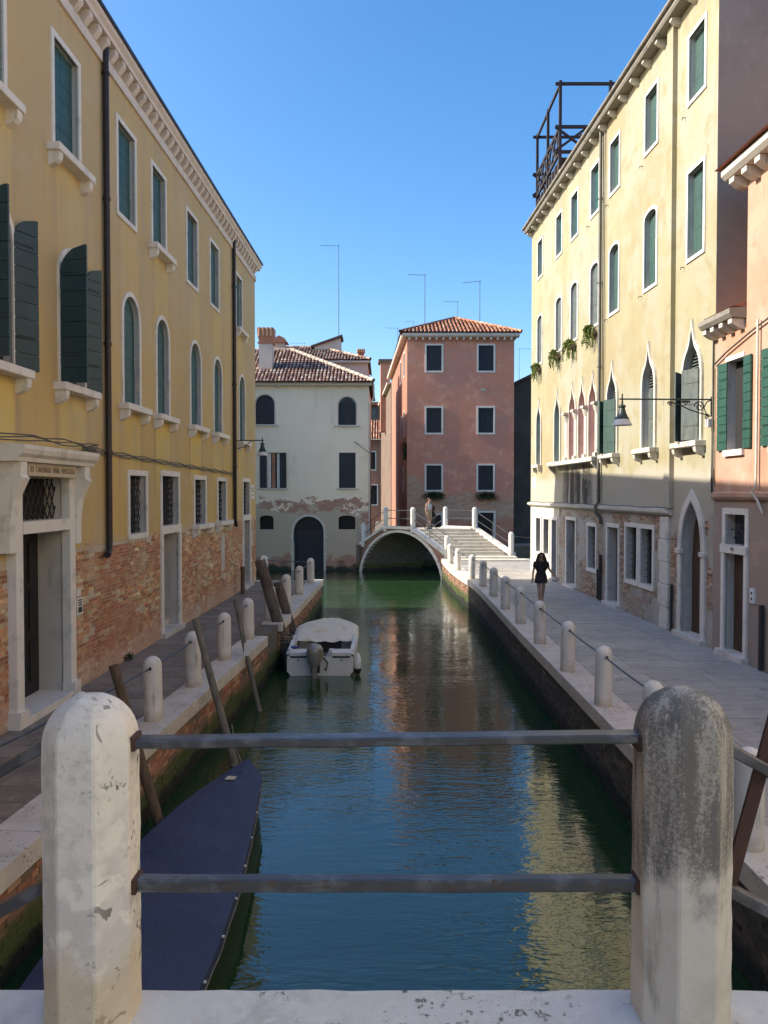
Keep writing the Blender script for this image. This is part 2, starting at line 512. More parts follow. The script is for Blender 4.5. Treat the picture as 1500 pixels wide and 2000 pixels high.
# bricks with their own colour each
def brick_extra(t, col):
    n = t.noise(1.3, 5, .65, (4, 4, 2))
    col = t.mix(t.math('MULTIPLY', t.ramp(n, .46, .64), .52), col, (.52, .42, .31))
    n5 = t.noise((6, 6, 9), 5, .7, (2, 3, 8))
    col = t.mix(t.math('MULTIPLY', t.ramp(n5, .52, .64), .6), col, (.60, .50, .38))
    n3 = t.noise((.55, .55, .8), 5, .65, (8, 1, 5))
    col = t.mix(t.math('MULTIPLY', t.ramp(n3, .46, .60), .58), col, (.40, .15, .085))
    n4 = t.noise((1.4, 1.4, .5), 5, .7, (3, 6, 5))
    col = t.mix(t.math('MULTIPLY', t.ramp(n4, .56, .68), .32), col, (.27, .15, .08))
    n2 = t.noise((2.4, 2.4, 1.0), 6, .7, (1, 7, 3))
    zz = t.math('ADD', t.sep('Z'), t.math('MULTIPLY', n2, 1.3))
    col = t.mix(t.math('MULTIPLY', t.ramp(zz, 1.25, .85), .6), col, (.60, .43, .35))     # salt bloom low down
    return col
M['brick'] = simple('old_brick', None, 0.9, [(22, (.34, .18, .10), .58, .75)], (45, .5, .01), attr=True, extra=brick_extra)


def quay_extra(t, col):
    n = t.noise((1.2, 1.2, 2), 5, .65, (4, 4, 2))
    z = t.math('ADD', t.sep('Z'), t.math('MULTIPLY', t.math('SUBTRACT', n, .5), .6))
    col = t.mix(t.math('MULTIPLY', t.ramp(n, .5, .62), .6), col, (.13, .12, .08))
    col = t.mix(t.ramp(z, -.52, -.74), col, (.075, .095, .03))
    col = t.mix(t.ramp(z, -.86, -1.0), col, (.018, .02, .015))
    return col
M['quay_brick'] = simple('quay_brick', None, 0.85, [(18, (.22, .15, .10), .55, .72)], (40, .5, .01), attr=True, extra=quay_extra)
M['quay_core'] = simple('quay_mortar', (.16, .14, .115), 0.95, [(6, (.10, .095, .08), .45, .65)], (25, .4, .01), extra=quay_extra)


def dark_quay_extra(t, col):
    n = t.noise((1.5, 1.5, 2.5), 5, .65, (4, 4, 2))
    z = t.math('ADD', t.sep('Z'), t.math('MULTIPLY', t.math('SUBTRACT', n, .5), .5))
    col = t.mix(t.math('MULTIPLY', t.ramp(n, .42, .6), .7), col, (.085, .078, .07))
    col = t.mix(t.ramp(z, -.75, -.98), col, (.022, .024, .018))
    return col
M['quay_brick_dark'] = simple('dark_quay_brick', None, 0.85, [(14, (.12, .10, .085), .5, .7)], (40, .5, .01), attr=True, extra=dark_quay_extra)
def grey_brick_extra(t, col):
    n = t.noise(.9, 5, .65, (4, 4, 2))
    col = t.mix(t.math('MULTIPLY', t.ramp(n, .42, .60), .62), col, (.44, .38, .30))
    n2 = t.noise((2.0, 2.0, 1.0), 6, .7, (1, 7, 3))
    return t.mix(t.math('MULTIPLY', t.ramp(n2, .50, .66), .6), col, (.30, .275, .25))
M['brick_grey'] = simple('weathered_grey_brick', None, 0.9, [(22, (.34, .24, .17), .58, .75)], (45, .5, .01), attr=True, extra=grey_brick_extra)
M['mortar_grey'] = simple('grey_render', (.44, .395, .335), 0.95, [(1.2, (.36, .325, .28), .42, .62), (5, (.30, .275, .24), .55, .7), (20, (.48, .44, .38), .5, .7)], (40, .5, .012))
M['mortar'] = simple('wall_mortar', (.56, .47, .36), 0.95, [(2, (.46, .37, .27), .45, .65), (20, (.62, .53, .42), .5, .7)], (60, .5, .01))
# metal, wood, paint
M['iron'] = simple('wrought_iron', (.045, .043, .045), 0.55, [(20, (.10, .06, .04), .58, .72)], (60, .3, .004), metal=.35)
M['rail'] = simple('worn_painted_iron', (.078, .080, .088), 0.36, [(9, (.145, .15, .165), .48, .62), (30, (.10, .06, .045), .58, .68), ((4, 40, 40), (.075, .065, .065), .55, .7)], (70, .4, .003), metal=.25)
M['rust'] = simple('rusty_iron', (.075, .036, .026), 0.8, [(14, (.11, .05, .03), .45, .65)], (60, .5, .004))
M['pipe'] = simple('dark_copper_pipe', (.030, .021, .022), 0.45, [(5, (.05, .035, .03), .5, .7)], metal=.3)
M['pipe_grey'] = simple('grey_pipe', (.10, .095, .08), 0.5, [(5, (.15, .14, .12), .5, .7)], metal=.3)
M['shutter'] = simple('teal_shutter_paint', (.022, .088, .090), 0.5, [(3, (.030, .10, .10), .45, .65), ((30, 30, 2), (.017, .065, .068), .5, .7)], (80, .2, .003))
M['shutter_dark'] = simple('blue_black_shutter_paint', (.013, .046, .058), 0.5, [(3, (.018, .056, .068), .45, .65)], (80, .2, .003))
M['shutter_navy'] = simple('navy_black_shutter_paint', (.014, .018, .026), 0.6, [(3, (.020, .025, .034), .45, .65)], (80, .2, .003))
M['shutter_grey'] = simple('faded_grey_shutter_paint', (.115, .135, .125), 0.6, [((18, 18, 1.5), (.07, .085, .08), .45, .65), (4, (.16, .17, .15), .5, .7)], (80, .3, .003))
M['shutter_green'] = simple('faded_green_shutter_paint', (.045, .095, .078), 0.6, [((18, 18, 1.5), (.03, .07, .06), .45, .65)], (80, .3, .003))
M['shutter_bright'] = simple('green_shutter_paint', (.030, .092, .066), 0.5, [((18, 18, 1.5), (.022, .07, .052), .45, .65)], (80, .3, .003))
M['glass'] = simple('dark_window_glass', (.012, .014, .017), 0.06, [(1.2, (.03, .03, .035), .45, .6)], spec=.6)
M['interior'] = simple('dark_interior', (.022, .02, .02), 0.9)  # near-black sheet colour standing for the shade of unlit rooms
M['door_wood'] = simple('brown_door_wood', (.085, .045, .028), 0.6, [((14, 14, 1.2), (.055, .03, .02), .45, .65)], (60, .3, .004))
M['door_dark'] = simple('black_door_paint', (.012, .012, .013), 0.45, [((14, 14, 1.2), (.022, .02, .02), .5, .7)])
M['door_grey'] = simple('weathered_grey_door', (.15, .145, .135), 0.7, [((14, 14, 1.2), (.10, .095, .09), .45, .65)])
M['reveal'] = simple('grey_reveal_plaster', (.56, .53, .49), 0.9, [(1.5, (.48, .45, .41), .45, .62), ((3, 3, .4), (.34, .31, .28), .55, .7)], (30, .3, .008))
M['red_column'] = simple('red_marble', (.42, .16, .11), 0.6, [(6, (.52, .30, .24), .5, .68)])
M['altana'] = simple('dark_stained_wood', (.026, .019, .021), 0.8, [((10, 10, 2), (.04, .028, .028), .5, .7)])
M['pole_grey'] = simple('weathered_pole_wood', (.185, .165, .135), 0.85, [((22, 22, 1.5), (.11, .098, .08), .45, .65), (3, (.22, .20, .165), .5, .7)], ((60, 60, 5), .5, .006))
M['pole_brown'] = simple('brown_pole_wood', (.135, .088, .055), 0.85, [((22, 22, 1.5), (.08, .052, .035), .45, .65)], ((60, 60, 5), .5, .006))
M['pole_dark'] = simple('old_oak_pile', (.135, .105, .085), 0.9, [((16, 16, 1.2), (.07, .054, .044), .42, .62), (2, (.17, .14, .115), .5, .7)], ((40, 40, 3), .7, .012))
M['tile'] = simple('clay_roof_tile', None, 0.9, [(7, (.30, .22, .17), .56, .72)], (40, .3, .005), attr=True)
M['tile_base'] = simple('roof_underlay', (.10, .055, .045), 0.95)
M['roof_flat'] = simple('distant_clay_roof', (.36, .14, .08), 0.9, [(3, (.28, .11, .07), .45, .65)])
M['sign'] = simple('white_painted_sign', (.72, .71, .68), 0.7, [(5, (.62, .6, .56), .55, .7)])
M['letter'] = simple('dark_lettering', (.05, .045, .04), 0.8)
M['letter_brown'] = simple('carved_lettering', (.30, .235, .165), 0.8)
M['plaque'] = simple('cream_plaque', (.58, .50, .37), 0.8, [(6, (.50, .42, .30), .5, .7)])
M['leaf'] = simple('green_leaf', None, 0.6, attr=True)
M['lamp_glass'] = simple('frosted_lamp_glass', (.70, .68, .63), 0.35)
M['lamp_metal'] = simple('green_black_lamp_metal', (.018, .035, .030), 0.45, [(20, (.03, .05, .045), .5, .7)])
M['skin'] = simple('skin', (.42, .245, .175), 0.55)
M['cable'] = simple('grey_cable', (.10, .095, .095), 0.6)


def water_material():
    m, nt, b = _nodes('canal_water'); t = NT(nt)
    b.inputs['Base Color'].default_value = (.021, .053, .018, 1)
    b.inputs['Roughness'].default_value = 0.02
    b.inputs['IOR'].default_value = 1.6
    b.inputs['Specular IOR Level'].default_value = 0.75
    w1 = t.noise((2.4, 7.5, 1), 2, .45, (1, 2, 0), dist=.6)
    w2 = t.noise((8.0, 22.0, 1), 1.5, .45, (5, 2, 0), dist=.5)
    w3 = t.noise((0.30, 0.6, 1), 2, .5, (2, 9, 0))
    calm = t.math('ADD', t.math('MULTIPLY', t.ramp(w3, .36, .62), .65), .35)
    h = t.math('ADD', w1, t.math('MULTIPLY', w2, .36))
    h = t.math('MULTIPLY', h, calm)
    t.link(t.bump(h, 1.0, 0.0112), b.inputs['Normal'])
    return m
M['water'] = water_material()

# ------------------------------------------------------------------ facade helpers
def LF(u, w, z): return (-5.83 + .0253 * u + w, u - .0253 * w, z)        # left bank facade, u runs away from the camera
def RF(u, w, z): return (8.075 - .04 * u - w, u - .04 * w, z)            # right bank facade
def front(Y0): return lambda u, w, z: (u, Y0 - w, z)                     # walls that face the camera


OGEE = [(0, 0), (.02, .16), (.07, .30), (.16, .43), (.27, .52), (.345, .60), (.40, .70), (.45, .83), (.5, 1.0)]


def outline(kind, u0, u1, z0, z1, g=0.0, n=12):
    c = (u0 + u1) / 2; W = u1 - u0
    if kind == 'r':
        return [(u0 - g, z0), (u0 - g, z1 + g), (u1 + g, z1 + g), (u1 + g, z0)]
    if kind == 'p':
        h = W * 1.15; zs = z1 - h
        half = [(c + (p_ - .5) * (W + 2 * g), zs + q_ * (h + g * 1.3)) for p_, q_ in ((0, 0), (.012, .2), (.045, .38), (.10, .54), (.18, .68), (.28, .80), (.37, .88), (.44, .94), (.5, 1.0))]
        arc = half + [(2 * c - p_, q_) for p_, q_ in half[-2::-1]]
    elif kind in 'as':
        rz = W / 2 if kind == 'a' else .17
        zs = z1 - rz
        arc = [(c - (W / 2 + g) * math.cos(math.pi * k / n), zs + (rz + g) * math.sin(math.pi * k / n)) for k in range(n + 1)]
    else:
        h = W * 1.25; zs = z1 - h
        half = [(c + (a - .5) * (W + 2 * g), zs + b * (h + g * 1.7)) for a, b in OGEE]
        arc = half + [(2 * c - a, b) for a, b in half[-2::-1]]
    return [(u0 - g, z0)] + arc + [(u1 + g, z0)]


def left_edge(kind, u0, u1, z0, z1, z):
    o = outline(kind, u0, u1, z0, z1)
    o = o[:len(o) // 2 + 1]
    if kind == 'r': return u0
    for (a, za), (b, zb) in zip(o[:-1], o[1:]):
        if za <= z <= zb + 1e-9:
            return a if zb - za < 1e-9 else a + (b - a) * (z - za) / (zb - za)
    return (u0 + u1) / 2


def wall_front(mb, u0, u1, z0, z1, ops, w=0.0, depth=.22, rev=1, mi=0, us_extra=(), zs_extra=()):
    us = sorted(set([u0, u1] + [x for o in ops for x in o[:2]] + [u0 + (u1 - u0) * k / 4 for k in range(1, 4)] + list(us_extra)))
    zs = sorted(set([z0, z1] + [x for o in ops for x in (max(o[2], z0), o[3])] + list(zs_extra)))
    us = [x for x in us if u0 <= x <= u1]; zs = [x for x in zs if z0 <= x <= z1]
    for a, b in zip(us[:-1], us[1:]):
        for c, d in zip(zs[:-1], zs[1:]):
            m, q = (a + b) / 2, (c + d) / 2
            if any(o[0] < m < o[1] and o[2] < q < o[3] for o in ops): continue
            mb.poly([(a, w, c), (b, w, c), (b, w, d), (a, w, d)], mi=mi(m, q) if callable(mi) else mi)
    for o in ops:
        kind = o[4]; dp = o[5] if len(o) > 5 else depth
        L = outline(kind, *o[:4])
        if kind != 'r':
            k = len(L) // 2
            for i in range(1, k):
                mb.poly([(o[0], w, o[3]), (L[i][0], w, L[i][1]), (L[i + 1][0], w, L[i + 1][1])], mi=mi(o[0], o[3]) if callable(mi) else mi)
            for i in range(k, len(L) - 2):
                mb.poly([(o[1], w, o[3]), (L[i][0], w, L[i][1]), (L[i + 1][0], w, L[i + 1][1])], mi=mi(o[0], o[3]) if callable(mi) else mi)
        mb.strip([(a, w, b) for a, b in L], [(a, w - dp, b) for a, b in L], closed=True, mi=rev)


def surround(fr, kind, u0, u1, z0, z1, fw, proj, inner=.02):
    mb = MB(fr)
    a = outline(kind, u0, u1, z0, z1, 0); b = outline(kind, u0, u1, z0, z1, fw)
    w0, w1 = -.03, proj
    rows = [[(u, w0, z) for u, z in a], [(u, w1, z) for u, z in a], [(u, w1, z) for u, z in b], [(u, w0, z) for u, z in b]]
    mb.grid(rows)
    for k in (0, -1):
        mb.poly([rows[0][k], rows[1][k], rows[2][k], rows[3][k]])
    return mb


def boards(fr, kind, u0, u1, z0, z1, w, leafs=2, pitch=.27, th=.035):
    mb = MB(fr)
    n = max(1, round((z1 - z0) / pitch)); gap = .007
    c = (u0 + u1) / 2
    for k in range(n):
        za = z0 + (z1 - z0) * k / n + gap / 2; zb = z0 + (z1 - z0) * (k + 1) / n - gap / 2
        zz = [za + (zb - za) * i / 4 for i in range(5)] if kind != 'r' else [za, zb]
        le = [left_edge(kind, u0, u1, z0, z1, q) + .004 for q in zz]
        for sgn in (1, -1):
            pts = [(min(e, c - .02), q) for e, q in zip(le, zz)] + [(c - .005, zb), (c - .005, za)]
            if sgn < 0: pts = [(2 * c - a, b) for a, b in pts]
            mb.prism([(a, w, b) for a, b in pts], (0, th, 0))
    return mb


def open_leaf(fr, kind, u0, u1, z0, z1, side, ang, w=.02, pitch=.27, th=.04, wid=None):
    """a shutter leaf hinged at u0 (side 0) or u1 (side 1), swung out by ang degrees"""
    mb = MB(fr)
    n = max(1, round((z1 - z0) / pitch)); gap = .012
    c = (u0 + u1) / 2; W = (u1 - u0) / 2 if wid is None else wid
    s = 1 if side == 0 else -1; h = u0 if side == 0 else u1
    ca, sa = math.cos(R(ang)), math.sin(R(ang))
    P = lambda a, z: (h + s * a * ca, w + a * sa, z)
    nx = (-s * sa * th, ca * th, 0)
    for k in range(n):
        za = z0 + (z1 - z0) * k / n + gap / 2; zb = z0 + (z1 - z0) * (k + 1) / n - gap / 2
        zz = [za + (zb - za) * i / 4 for i in range(5)] if kind != 'r' else [za, zb]
        le = [min(left_edge(kind, u0, u1, z0, z1, q) - u0, W - .02) for q in zz]
        mb.prism([P(e, q) for e, q in zip(le, zz)] + [P(W, zb), P(W, za)], nx)
    for q in (.2, .8):        # strap hinges
        z = z0 + (z1 - z0) * q
        mb.prism([P(.0, z), P(W * .8, z), P(W * .8, z + .04), P(0, z + .04)], (nx[0] * 1.25, nx[1] * 1.25, 0))
    # back panel closes the gaps between boards
    zt = z1 if kind == 'r' else z1 - .28
    q0 = P(.02, z0); e = (nx[0] * .3, nx[1] * .3, 0)
    mb.prism([(x + nx[0] * .35, y + nx[1] * .35, z) for x, y, z in (P(.02, z0 + .01), P(W - .02, z0 + .01), P(W - .02, zt - .02), P(.02, zt - .02))], e)
    return mb


def grille(fr, u0, u1, z0, z1, w, pitch=.16, r=.008, diag=True):
    mb = MB(fr)
    if diag:
        H = z1 - z0; W = u1 - u0; k = 1.9
        d = pitch
        x = u0 - H / k
        while x < u1:
            for s in (1, -1):
                # line u = x + t, z = z0 + k t  (mirrored for s = -1)
                t0 = max(0, u0 - x); t1 = min(H / k, u1 - x)
                if t1 - t0 > .03:
                    a = (x + t0, z0 + k * t0); b = (x + t1, z0 + k * t1)
                    if s < 0: a = (a[0], z1 - (a[1] - z0)); b = (b[0], z1 - (b[1] - z0))
                    mb.tube([(a[0], w + s * .008, a[1]), (b[0], w + s * .008, b[1])], r, 4)
            x += d
    else:
        n = max(2, round((u1 - u0) / pitch))
        for k in range(1, n): mb.tube([(u0 + (u1 - u0) * k / n, w, z0), (u0 + (u1 - u0) * k / n, w, z1)], r, 4)
        n = max(2, round((z1 - z0) / (pitch * 1.2)))
        for k in range(1, n): mb.tube([(u0, w + .01, z0 + (z1 - z0) * k / n), (u1, w + .01, z0 + (z1 - z0) * k / n)], r, 4)
    return mb


def sill(parent, fr, u0, u1, z, proj=.22, th=.13, brackets=2, mat='frame_stone', ext=.16):
    mb = MB(fr); mb.box(u0 - ext, u1 + ext, -.02, proj, z - th, z)
    so = mb.build('sill', M[mat], parent, bevel=.008)
    for k in range(brackets):
        uc = u0 - ext + .12 + (u1 - u0 + 2 * ext - .24) * (k / max(1, brackets - 1))
        b = MB(fr)
        prof = [(-.02, 0), (proj * .86, 0), (proj * .86, -.07)] + [(proj * .86 * math.cos(a), -.07 - .15 * math.sin(a)) for a in (R(25), R(50), R(75))] + [(-.02, -.24)]
        b.prism([(uc - .07, w, z - th + q) for w, q in prof], (.14, 0, 0))
        b.build('bracket', M[mat], parent)
    return so


def window(bld, fr, u0, u1, z0, z1, kind='r', fw=.10, proj=.03, depth=.19, shut='closed', smat='shutter', fmat='frame_stone',
           sills=0, pane='glass', bottom=True, pitch=.27, angs=(100, 170), gr=None, label=None, name='window', swid=None):
    mb = MB(fr)
    L = outline(kind, u0 + .002, u1 - .002, z0 + .002, z1 - .002)
    mb.poly([(a, -depth + .004, b) for a, b in L])
    w = mb.build(name, M[pane], bld, recalc=False)
    if label: w['label'] = label
    if fw:
        f = surround(fr, kind, u0, u1, z0, z1, fw, proj)
        if bottom and not sills: f.box(u0 - fw, u1 + fw, -.03, proj + .004, z0 - fw, z0 - .001)
        f.build('frame', M[fmat], w)
    if sills: sill(w, fr, u0 - fw, u1 + fw, z0, brackets=sills if sills > 1 else 0, mat=fmat)
    if shut == 'closed':
        boards(fr, kind, u0, u1, z0, z1, -depth + .02, pitch=pitch).build('shutter', M[smat], w)
    elif shut == 'open':
        for sd in (0, 1):
            if angs[sd] is not None:
                open_leaf(fr, kind, u0, u1, z0, z1, sd, angs[sd], pitch=pitch, wid=swid).build('shutter', M[smat], w)
    elif shut == 'louvre':           # closed leaves below a fan of slats
        zs = z1 - (u1 - u0) * 1.25
        boards(fr, 'r', u0, u1, z0, zs, -depth + .02, pitch=.9).build('shutter', M[smat], w)
        sl = MB(fr); z = zs + .05
        while z < z1 - .08:
            e = left_edge(kind, u0, u1, z0, z1, z)
            sl.box(e + .01, u0 + u1 - e - .01, -depth + .02, -depth + .06, z, z + .03); z += .075
        sl.build('slat', M['shutter_grey'], w, kind='stuff')
    if gr:
        grille(fr, u0, u1, z0, z1, -depth * .55, *gr).build('grille', M['iron'], w)
    return w


def brick_field(mb, u0, u1, z0, z1, holes, w, tint, bl=.25, bh=.058, j=.012, jitter=.006, depth=.03, drop=None):
    rows = int((z1 - z0) / (bh + j)); out = 0
    for r in range(rows):
        za = z0 + r * (bh + j) + j / 2; zb = za + bh; zc = (za + zb) / 2
        iv = [(u0, u1)]
        for h in holes:
            if h[2] - .02 < zc < h[3] + .02:
                nv = []
                for a, b in iv:
                    if h[1] <= a or h[0] >= b: nv.append((a, b)); continue
                    if h[0] > a: nv.append((a, h[0]))
                    if h[1] < b: nv.append((h[1], b))
                iv = nv
        for a, b in iv:
            x = a - (random.random() * .05 + (bl + j) * .5 * (r % 2))
            while x < b:
                L = bl * random.choice((1, 1, 1, .5)) * random.uniform(.94, 1.05)
                p, q = max(a, x), min(b, x + L)
                if q - p > .04 and not (drop and drop((p + q) / 2, zc)):
                    t = random.choice(tint); k = random.uniform(.52, 1.08)
                    f = w + random.uniform(-jitter, jitter)
                    mb.box(p, q, f - depth, f, za, zb, col=(t[0] * k, t[1] * k, t[2] * k)); out += 1
                x += L + j
    return out


BR_LEFT = [(0.652, 0.310, 0.149), (0.729, 0.376, 0.177), (0.575, 0.254, 0.132), (0.776, 0.489, 0.243), (0.482, 0.208, 0.111), (0.776, 0.678, 0.392), (0.621, 0.283, 0.140)]
BR_RIGHT = [(0.468, 0.260, 0.169), (0.390, 0.202, 0.130), (0.520, 0.351, 0.234), (0.338, 0.182, 0.130), (0.572, 0.429, 0.299), (0.429, 0.312, 0.221)]
BR_QUAY = [(0.425, 0.188, 0.119), (0.500, 0.250, 0.150), (0.350, 0.156, 0.100), (0.550, 0.338, 0.213), (0.300, 0.163, 0.112), (0.250, 0.175, 0.125)]
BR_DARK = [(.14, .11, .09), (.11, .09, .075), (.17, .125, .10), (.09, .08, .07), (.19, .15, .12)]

# ------------------------------------------------------------------ water
mb = MB(); mb.poly([(-900, -900, -1.15), (900, -900, -1.15), (900, 900, -1.15), (-900, 900, -1.15)])
mb.build('water', M['water'], recalc=False)['kind'] = 'structure'
WATER = -1.15
mb = MB(); mb.poly([(-900, -900, -3.2), (900, -900, -3.2), (900, 900, -3.2), (-900, 900, -3.2)])
mb.build('canal_bed', M['joint'], recalc=False)['kind'] = 'structure'


def lerp_poly(poly, y):
    for (a, ya), (b, yb) in zip(poly[:-1], poly[1:]):
        if ya <= y <= yb: return a + (b - a) * (y - ya) / (yb - ya)
    return poly[0][0] if y < poly[0][1] else poly[-1][0]


LQ = [(-3.95, -12), (-3.72, 5), (-3.57, 7.5), (-3.33, 11), (-2.92, 18), (-2.74, 21.5), (-2.62, 25), (-2.5, 31.0)]      # left quay edge (x, y)
RQ = [(3.45, -12), (3.46, 5), (3.46, 20), (3.52, 27), (3.50, 30.2), (3.30, 32), (3.12, 36), (3.1, 41.2)]                # right quay edge


def quay(name, edge, inner, y0, y1, end_x, mat, sgn, tints, bmat, n_obj=0, gap=None):
    """one bank: core, brick facing, coping stones; sgn = +1 when land lies towards +x"""
    q = MB()
    ys = sorted(set([y0, y1] + [p[1] for p in edge if y0 < p[1] < y1]))
    e = [(lerp_poly(edge, y) + sgn * .05, y) for y in ys]
    far = [(inner, y) for y in ys]
    top = -.03
    q.grid([[(x, y, -3.0) for x, y in e], [(x, y, top) for x, y in e], [(x, y, top) for x, y in far], [(x, y, -3.0) for x, y in far]])
    for k in (0, -1):
        q.poly([(e[k][0], e[k][1], -3.0), (e[k][0], e[k][1], top), (far[k][0], far[k][1], top), (far[k][0], far[k][1], -3.0)])
    core = q.build(name, mat, kind='structure')
    fr = lambda u, w, z: (lerp_poly(edge, u) - sgn * w + sgn * .03, u, z)
    return core, fr


left_quay, LQF = quay('left_quay', LQ, -14, -12, 31.0, 0, M['quay_core'], -1, BR_QUAY, 'quay_brick')
right_quay, RQF = quay('right_quay', RQ, 30, -12, 41.2, 0, M['quay_core'], 1, BR_DARK, 'quay_brick_dark')

# left quay facing: the 300 nearest bricks one by one, the rest joined
unit = MB(); unit.box(-.5, .5, -.5, .5, -.5, .5, col=(.36, .17, .10))
tmp = unit.build('brick', M['quay_brick'], bevel=0)
brick_meshes = []
for t in BR_QUAY:
    u_ = MB(); u_.box(-.5, .5, -.5, .5, -.5, .5, col=t)
    o_ = u_.build('brick', M['quay_brick']); brick_meshes.append(o_.data); bpy.data.objects.remove(o_)
bpy.data.objects.remove(tmp)
cells = []
for r in range(13):
    za = -1.20 + r * .072
    y = 4.6 + (r % 2) * .13
    while y < 31.0:
        L = .25 * random.choice((1, 1, 1, .52)) * random.uniform(.95, 1.04)
        if y + L < 30.98: cells.append((y + L / 2, L, za + .03))
        y += L + .012
cells = [c for c in cells if not (18.75 < c[0] < 20.45)]
near = sorted([c for c in cells if c[0] > 9.6 and c[2] > -1.0], key=lambda c: c[0])[:300]
nearset = set(near)
for c in near:
    x = lerp_poly(LQ, c[0]); dx = lerp_poly(LQ, c[0] + .2) - lerp_poly(LQ, c[0] - .2)
    piece('brick', random.choice(brick_meshes), left_quay, (x - .035 + random.uniform(-.007, .007), c[0], c[2]), (.07, c[1], .06), (0, 0, -math.atan2(dx, .4)))
rest = MB(LQF)
for c in cells:
    if c in nearset: continue
    t = random.choice(BR_QUAY); k = random.uniform(.8, 1.15); f = random.uniform(-.006, .006)
    rest.box(c[0] - c[1] / 2, c[0] + c[1] / 2, -.03, .03 + f, c[2] - .03, c[2] + .03, col=tuple(v * k for v in t))
rest.build('brickwork', M['quay_brick'], left_quay, kind='stuff')
# end face of the left quay
eb = MB(front(31.0 - .0)); 
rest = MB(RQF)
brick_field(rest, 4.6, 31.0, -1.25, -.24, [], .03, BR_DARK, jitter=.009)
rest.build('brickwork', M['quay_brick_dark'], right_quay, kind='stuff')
rest = MB(RQF)
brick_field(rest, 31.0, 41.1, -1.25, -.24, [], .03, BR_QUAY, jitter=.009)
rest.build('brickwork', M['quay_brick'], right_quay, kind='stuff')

cop = MB(); cop.box(-.5, .5, -.5, .5, -.5, .5)
cop_me = cop.build('coping_stone', M['coping'], bevel=.02, seg=2)
CM = cop_me.data; bpy.data.objects.remove(cop_me)


def coping_run(parent, edge, y0, y1, sgn, width, skip=None):
    y = y0
    while y < y1 - .3:
        L = min(random.uniform(1.25, 1.95), y1 - y)
        if skip and skip[0] < y + L and y < skip[1]:
            if y < skip[0] - .3: L = skip[0] - y
            else: y = skip[1]; continue
        a = Vector((lerp_poly(edge, y), y)); b = Vector((lerp_poly(edge, y + L), y + L))
        c = (a + b) / 2; ang = math.atan2(b.x - a.x, b.y - a.y)
        piece('coping_stone', CM, parent, (c.x + sgn * width / 2 - sgn * .05, c.y, -.105 + random.uniform(-.004, .004)), (width, (b - a).length - .008, .23), (0, 0, -ang))
        y += L
coping_run(left_quay, LQ, 3.0, 31.05, -1, .56, (18.7, 20.5))
coping_run(right_quay, RQ, 3.0, 41.2, 1, .60)
# landing steps in the gap of the left quay
st = MB()
for k in range(4):
    st.box(-4.2, -3.35 + k * .14, 18.72, 20.48, -3.0, -.22 - k * .26)
st.build('landing_step', M['quay_core'], left_quay, bevel=.01)

# pavements: each slab a piece
slab = MB(); slab.box(-.5, .5, -.5, .5, -.5, .5)
so = slab.build('paving_slab', M['paving_right'], bevel=.03); SR = so.data; bpy.data.objects.remove(so)
so = slab.build('paving_slab', M['paving_left'], bevel=.03); SL = so.data; bpy.data.objects.remove(so)


def pave(parent, mesh, y0, y1, xl, xr, row, lmin, lmax, z=0.0, tilt=None):
    y = y0
    while y < y1:
        d = row * random.uniform(.88, 1.14)
        a, b = xl(y + d / 2), xr(y + d / 2)
        x = a
        while x < b - .05:
            L = random.uniform(lmin, lmax)
            if b - (x + L) < lmin * .6: L = b - x
            zz = tilt(x + L / 2, y + d / 2) if tilt else z
            piece('paving_slab', mesh, parent, (x + L / 2, y + d / 2, zz - .02 + random.uniform(-.003, .003)), (L - .009, d - .009, .04), (random.uniform(-.003, .003), random.uniform(-.003, .003), 0))
            x += L
        y += d
pave(right_quay, SR, 5.0, 41.0, lambda y: lerp_poly(RQ, y) + .56, lambda y: (8.06 - .04 * y) if y < 35 else 8.6, .52, .8, 1.5)
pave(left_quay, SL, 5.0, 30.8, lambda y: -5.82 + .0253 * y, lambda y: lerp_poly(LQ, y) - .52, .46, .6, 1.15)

# ------------------------------------------------------------------ lettering
def text_part(name, txt, size, org, xdir, zdir, mat, parent, depth=.004, squeeze=1.0):
    cu = bpy.data.curves.new('lettering', 'FONT')
    cu.body = txt; cu.size = size; cu.align_x = 'CENTER'; cu.align_y = 'CENTER'; cu.extrude = depth
    ob = bpy.data.objects.new('lettering', cu); C.objects.link(ob)
    bpy.context.view_layer.update()
    dg = bpy.context.evaluated_depsgraph_get()
    me = bpy.data.meshes.new_from_object(ob.evaluated_get(dg))
    bpy.data.objects.remove(ob)
    x = Vector(xdir).normalized(); y = Vector(zdir).normalized(); z = x.cross(y)
    o = Vector(org) - ORIG[parent]
    for v in me.vertices:
        c = v.co.copy(); v.co = o + x * c.x * squeeze + y * c.y + z * c.z
    me.materials.clear(); me.materials.append(mat)
    r = bpy.data.objects.new(name, me); C.objects.link(r); r.parent = parent; ORIG[r] = ORIG[parent]
    return r


def pipe(parent, fr, pts, r, mat, rings=()):
    mb = MB(fr); mb.tube(pts, r, 10)
    for u, w, z in rings: mb.tube([(u, w, z - .03), (u, w, z + .03)], r * 1.25, 10)
    return mb.build('downpipe', mat, parent, smooth=50)


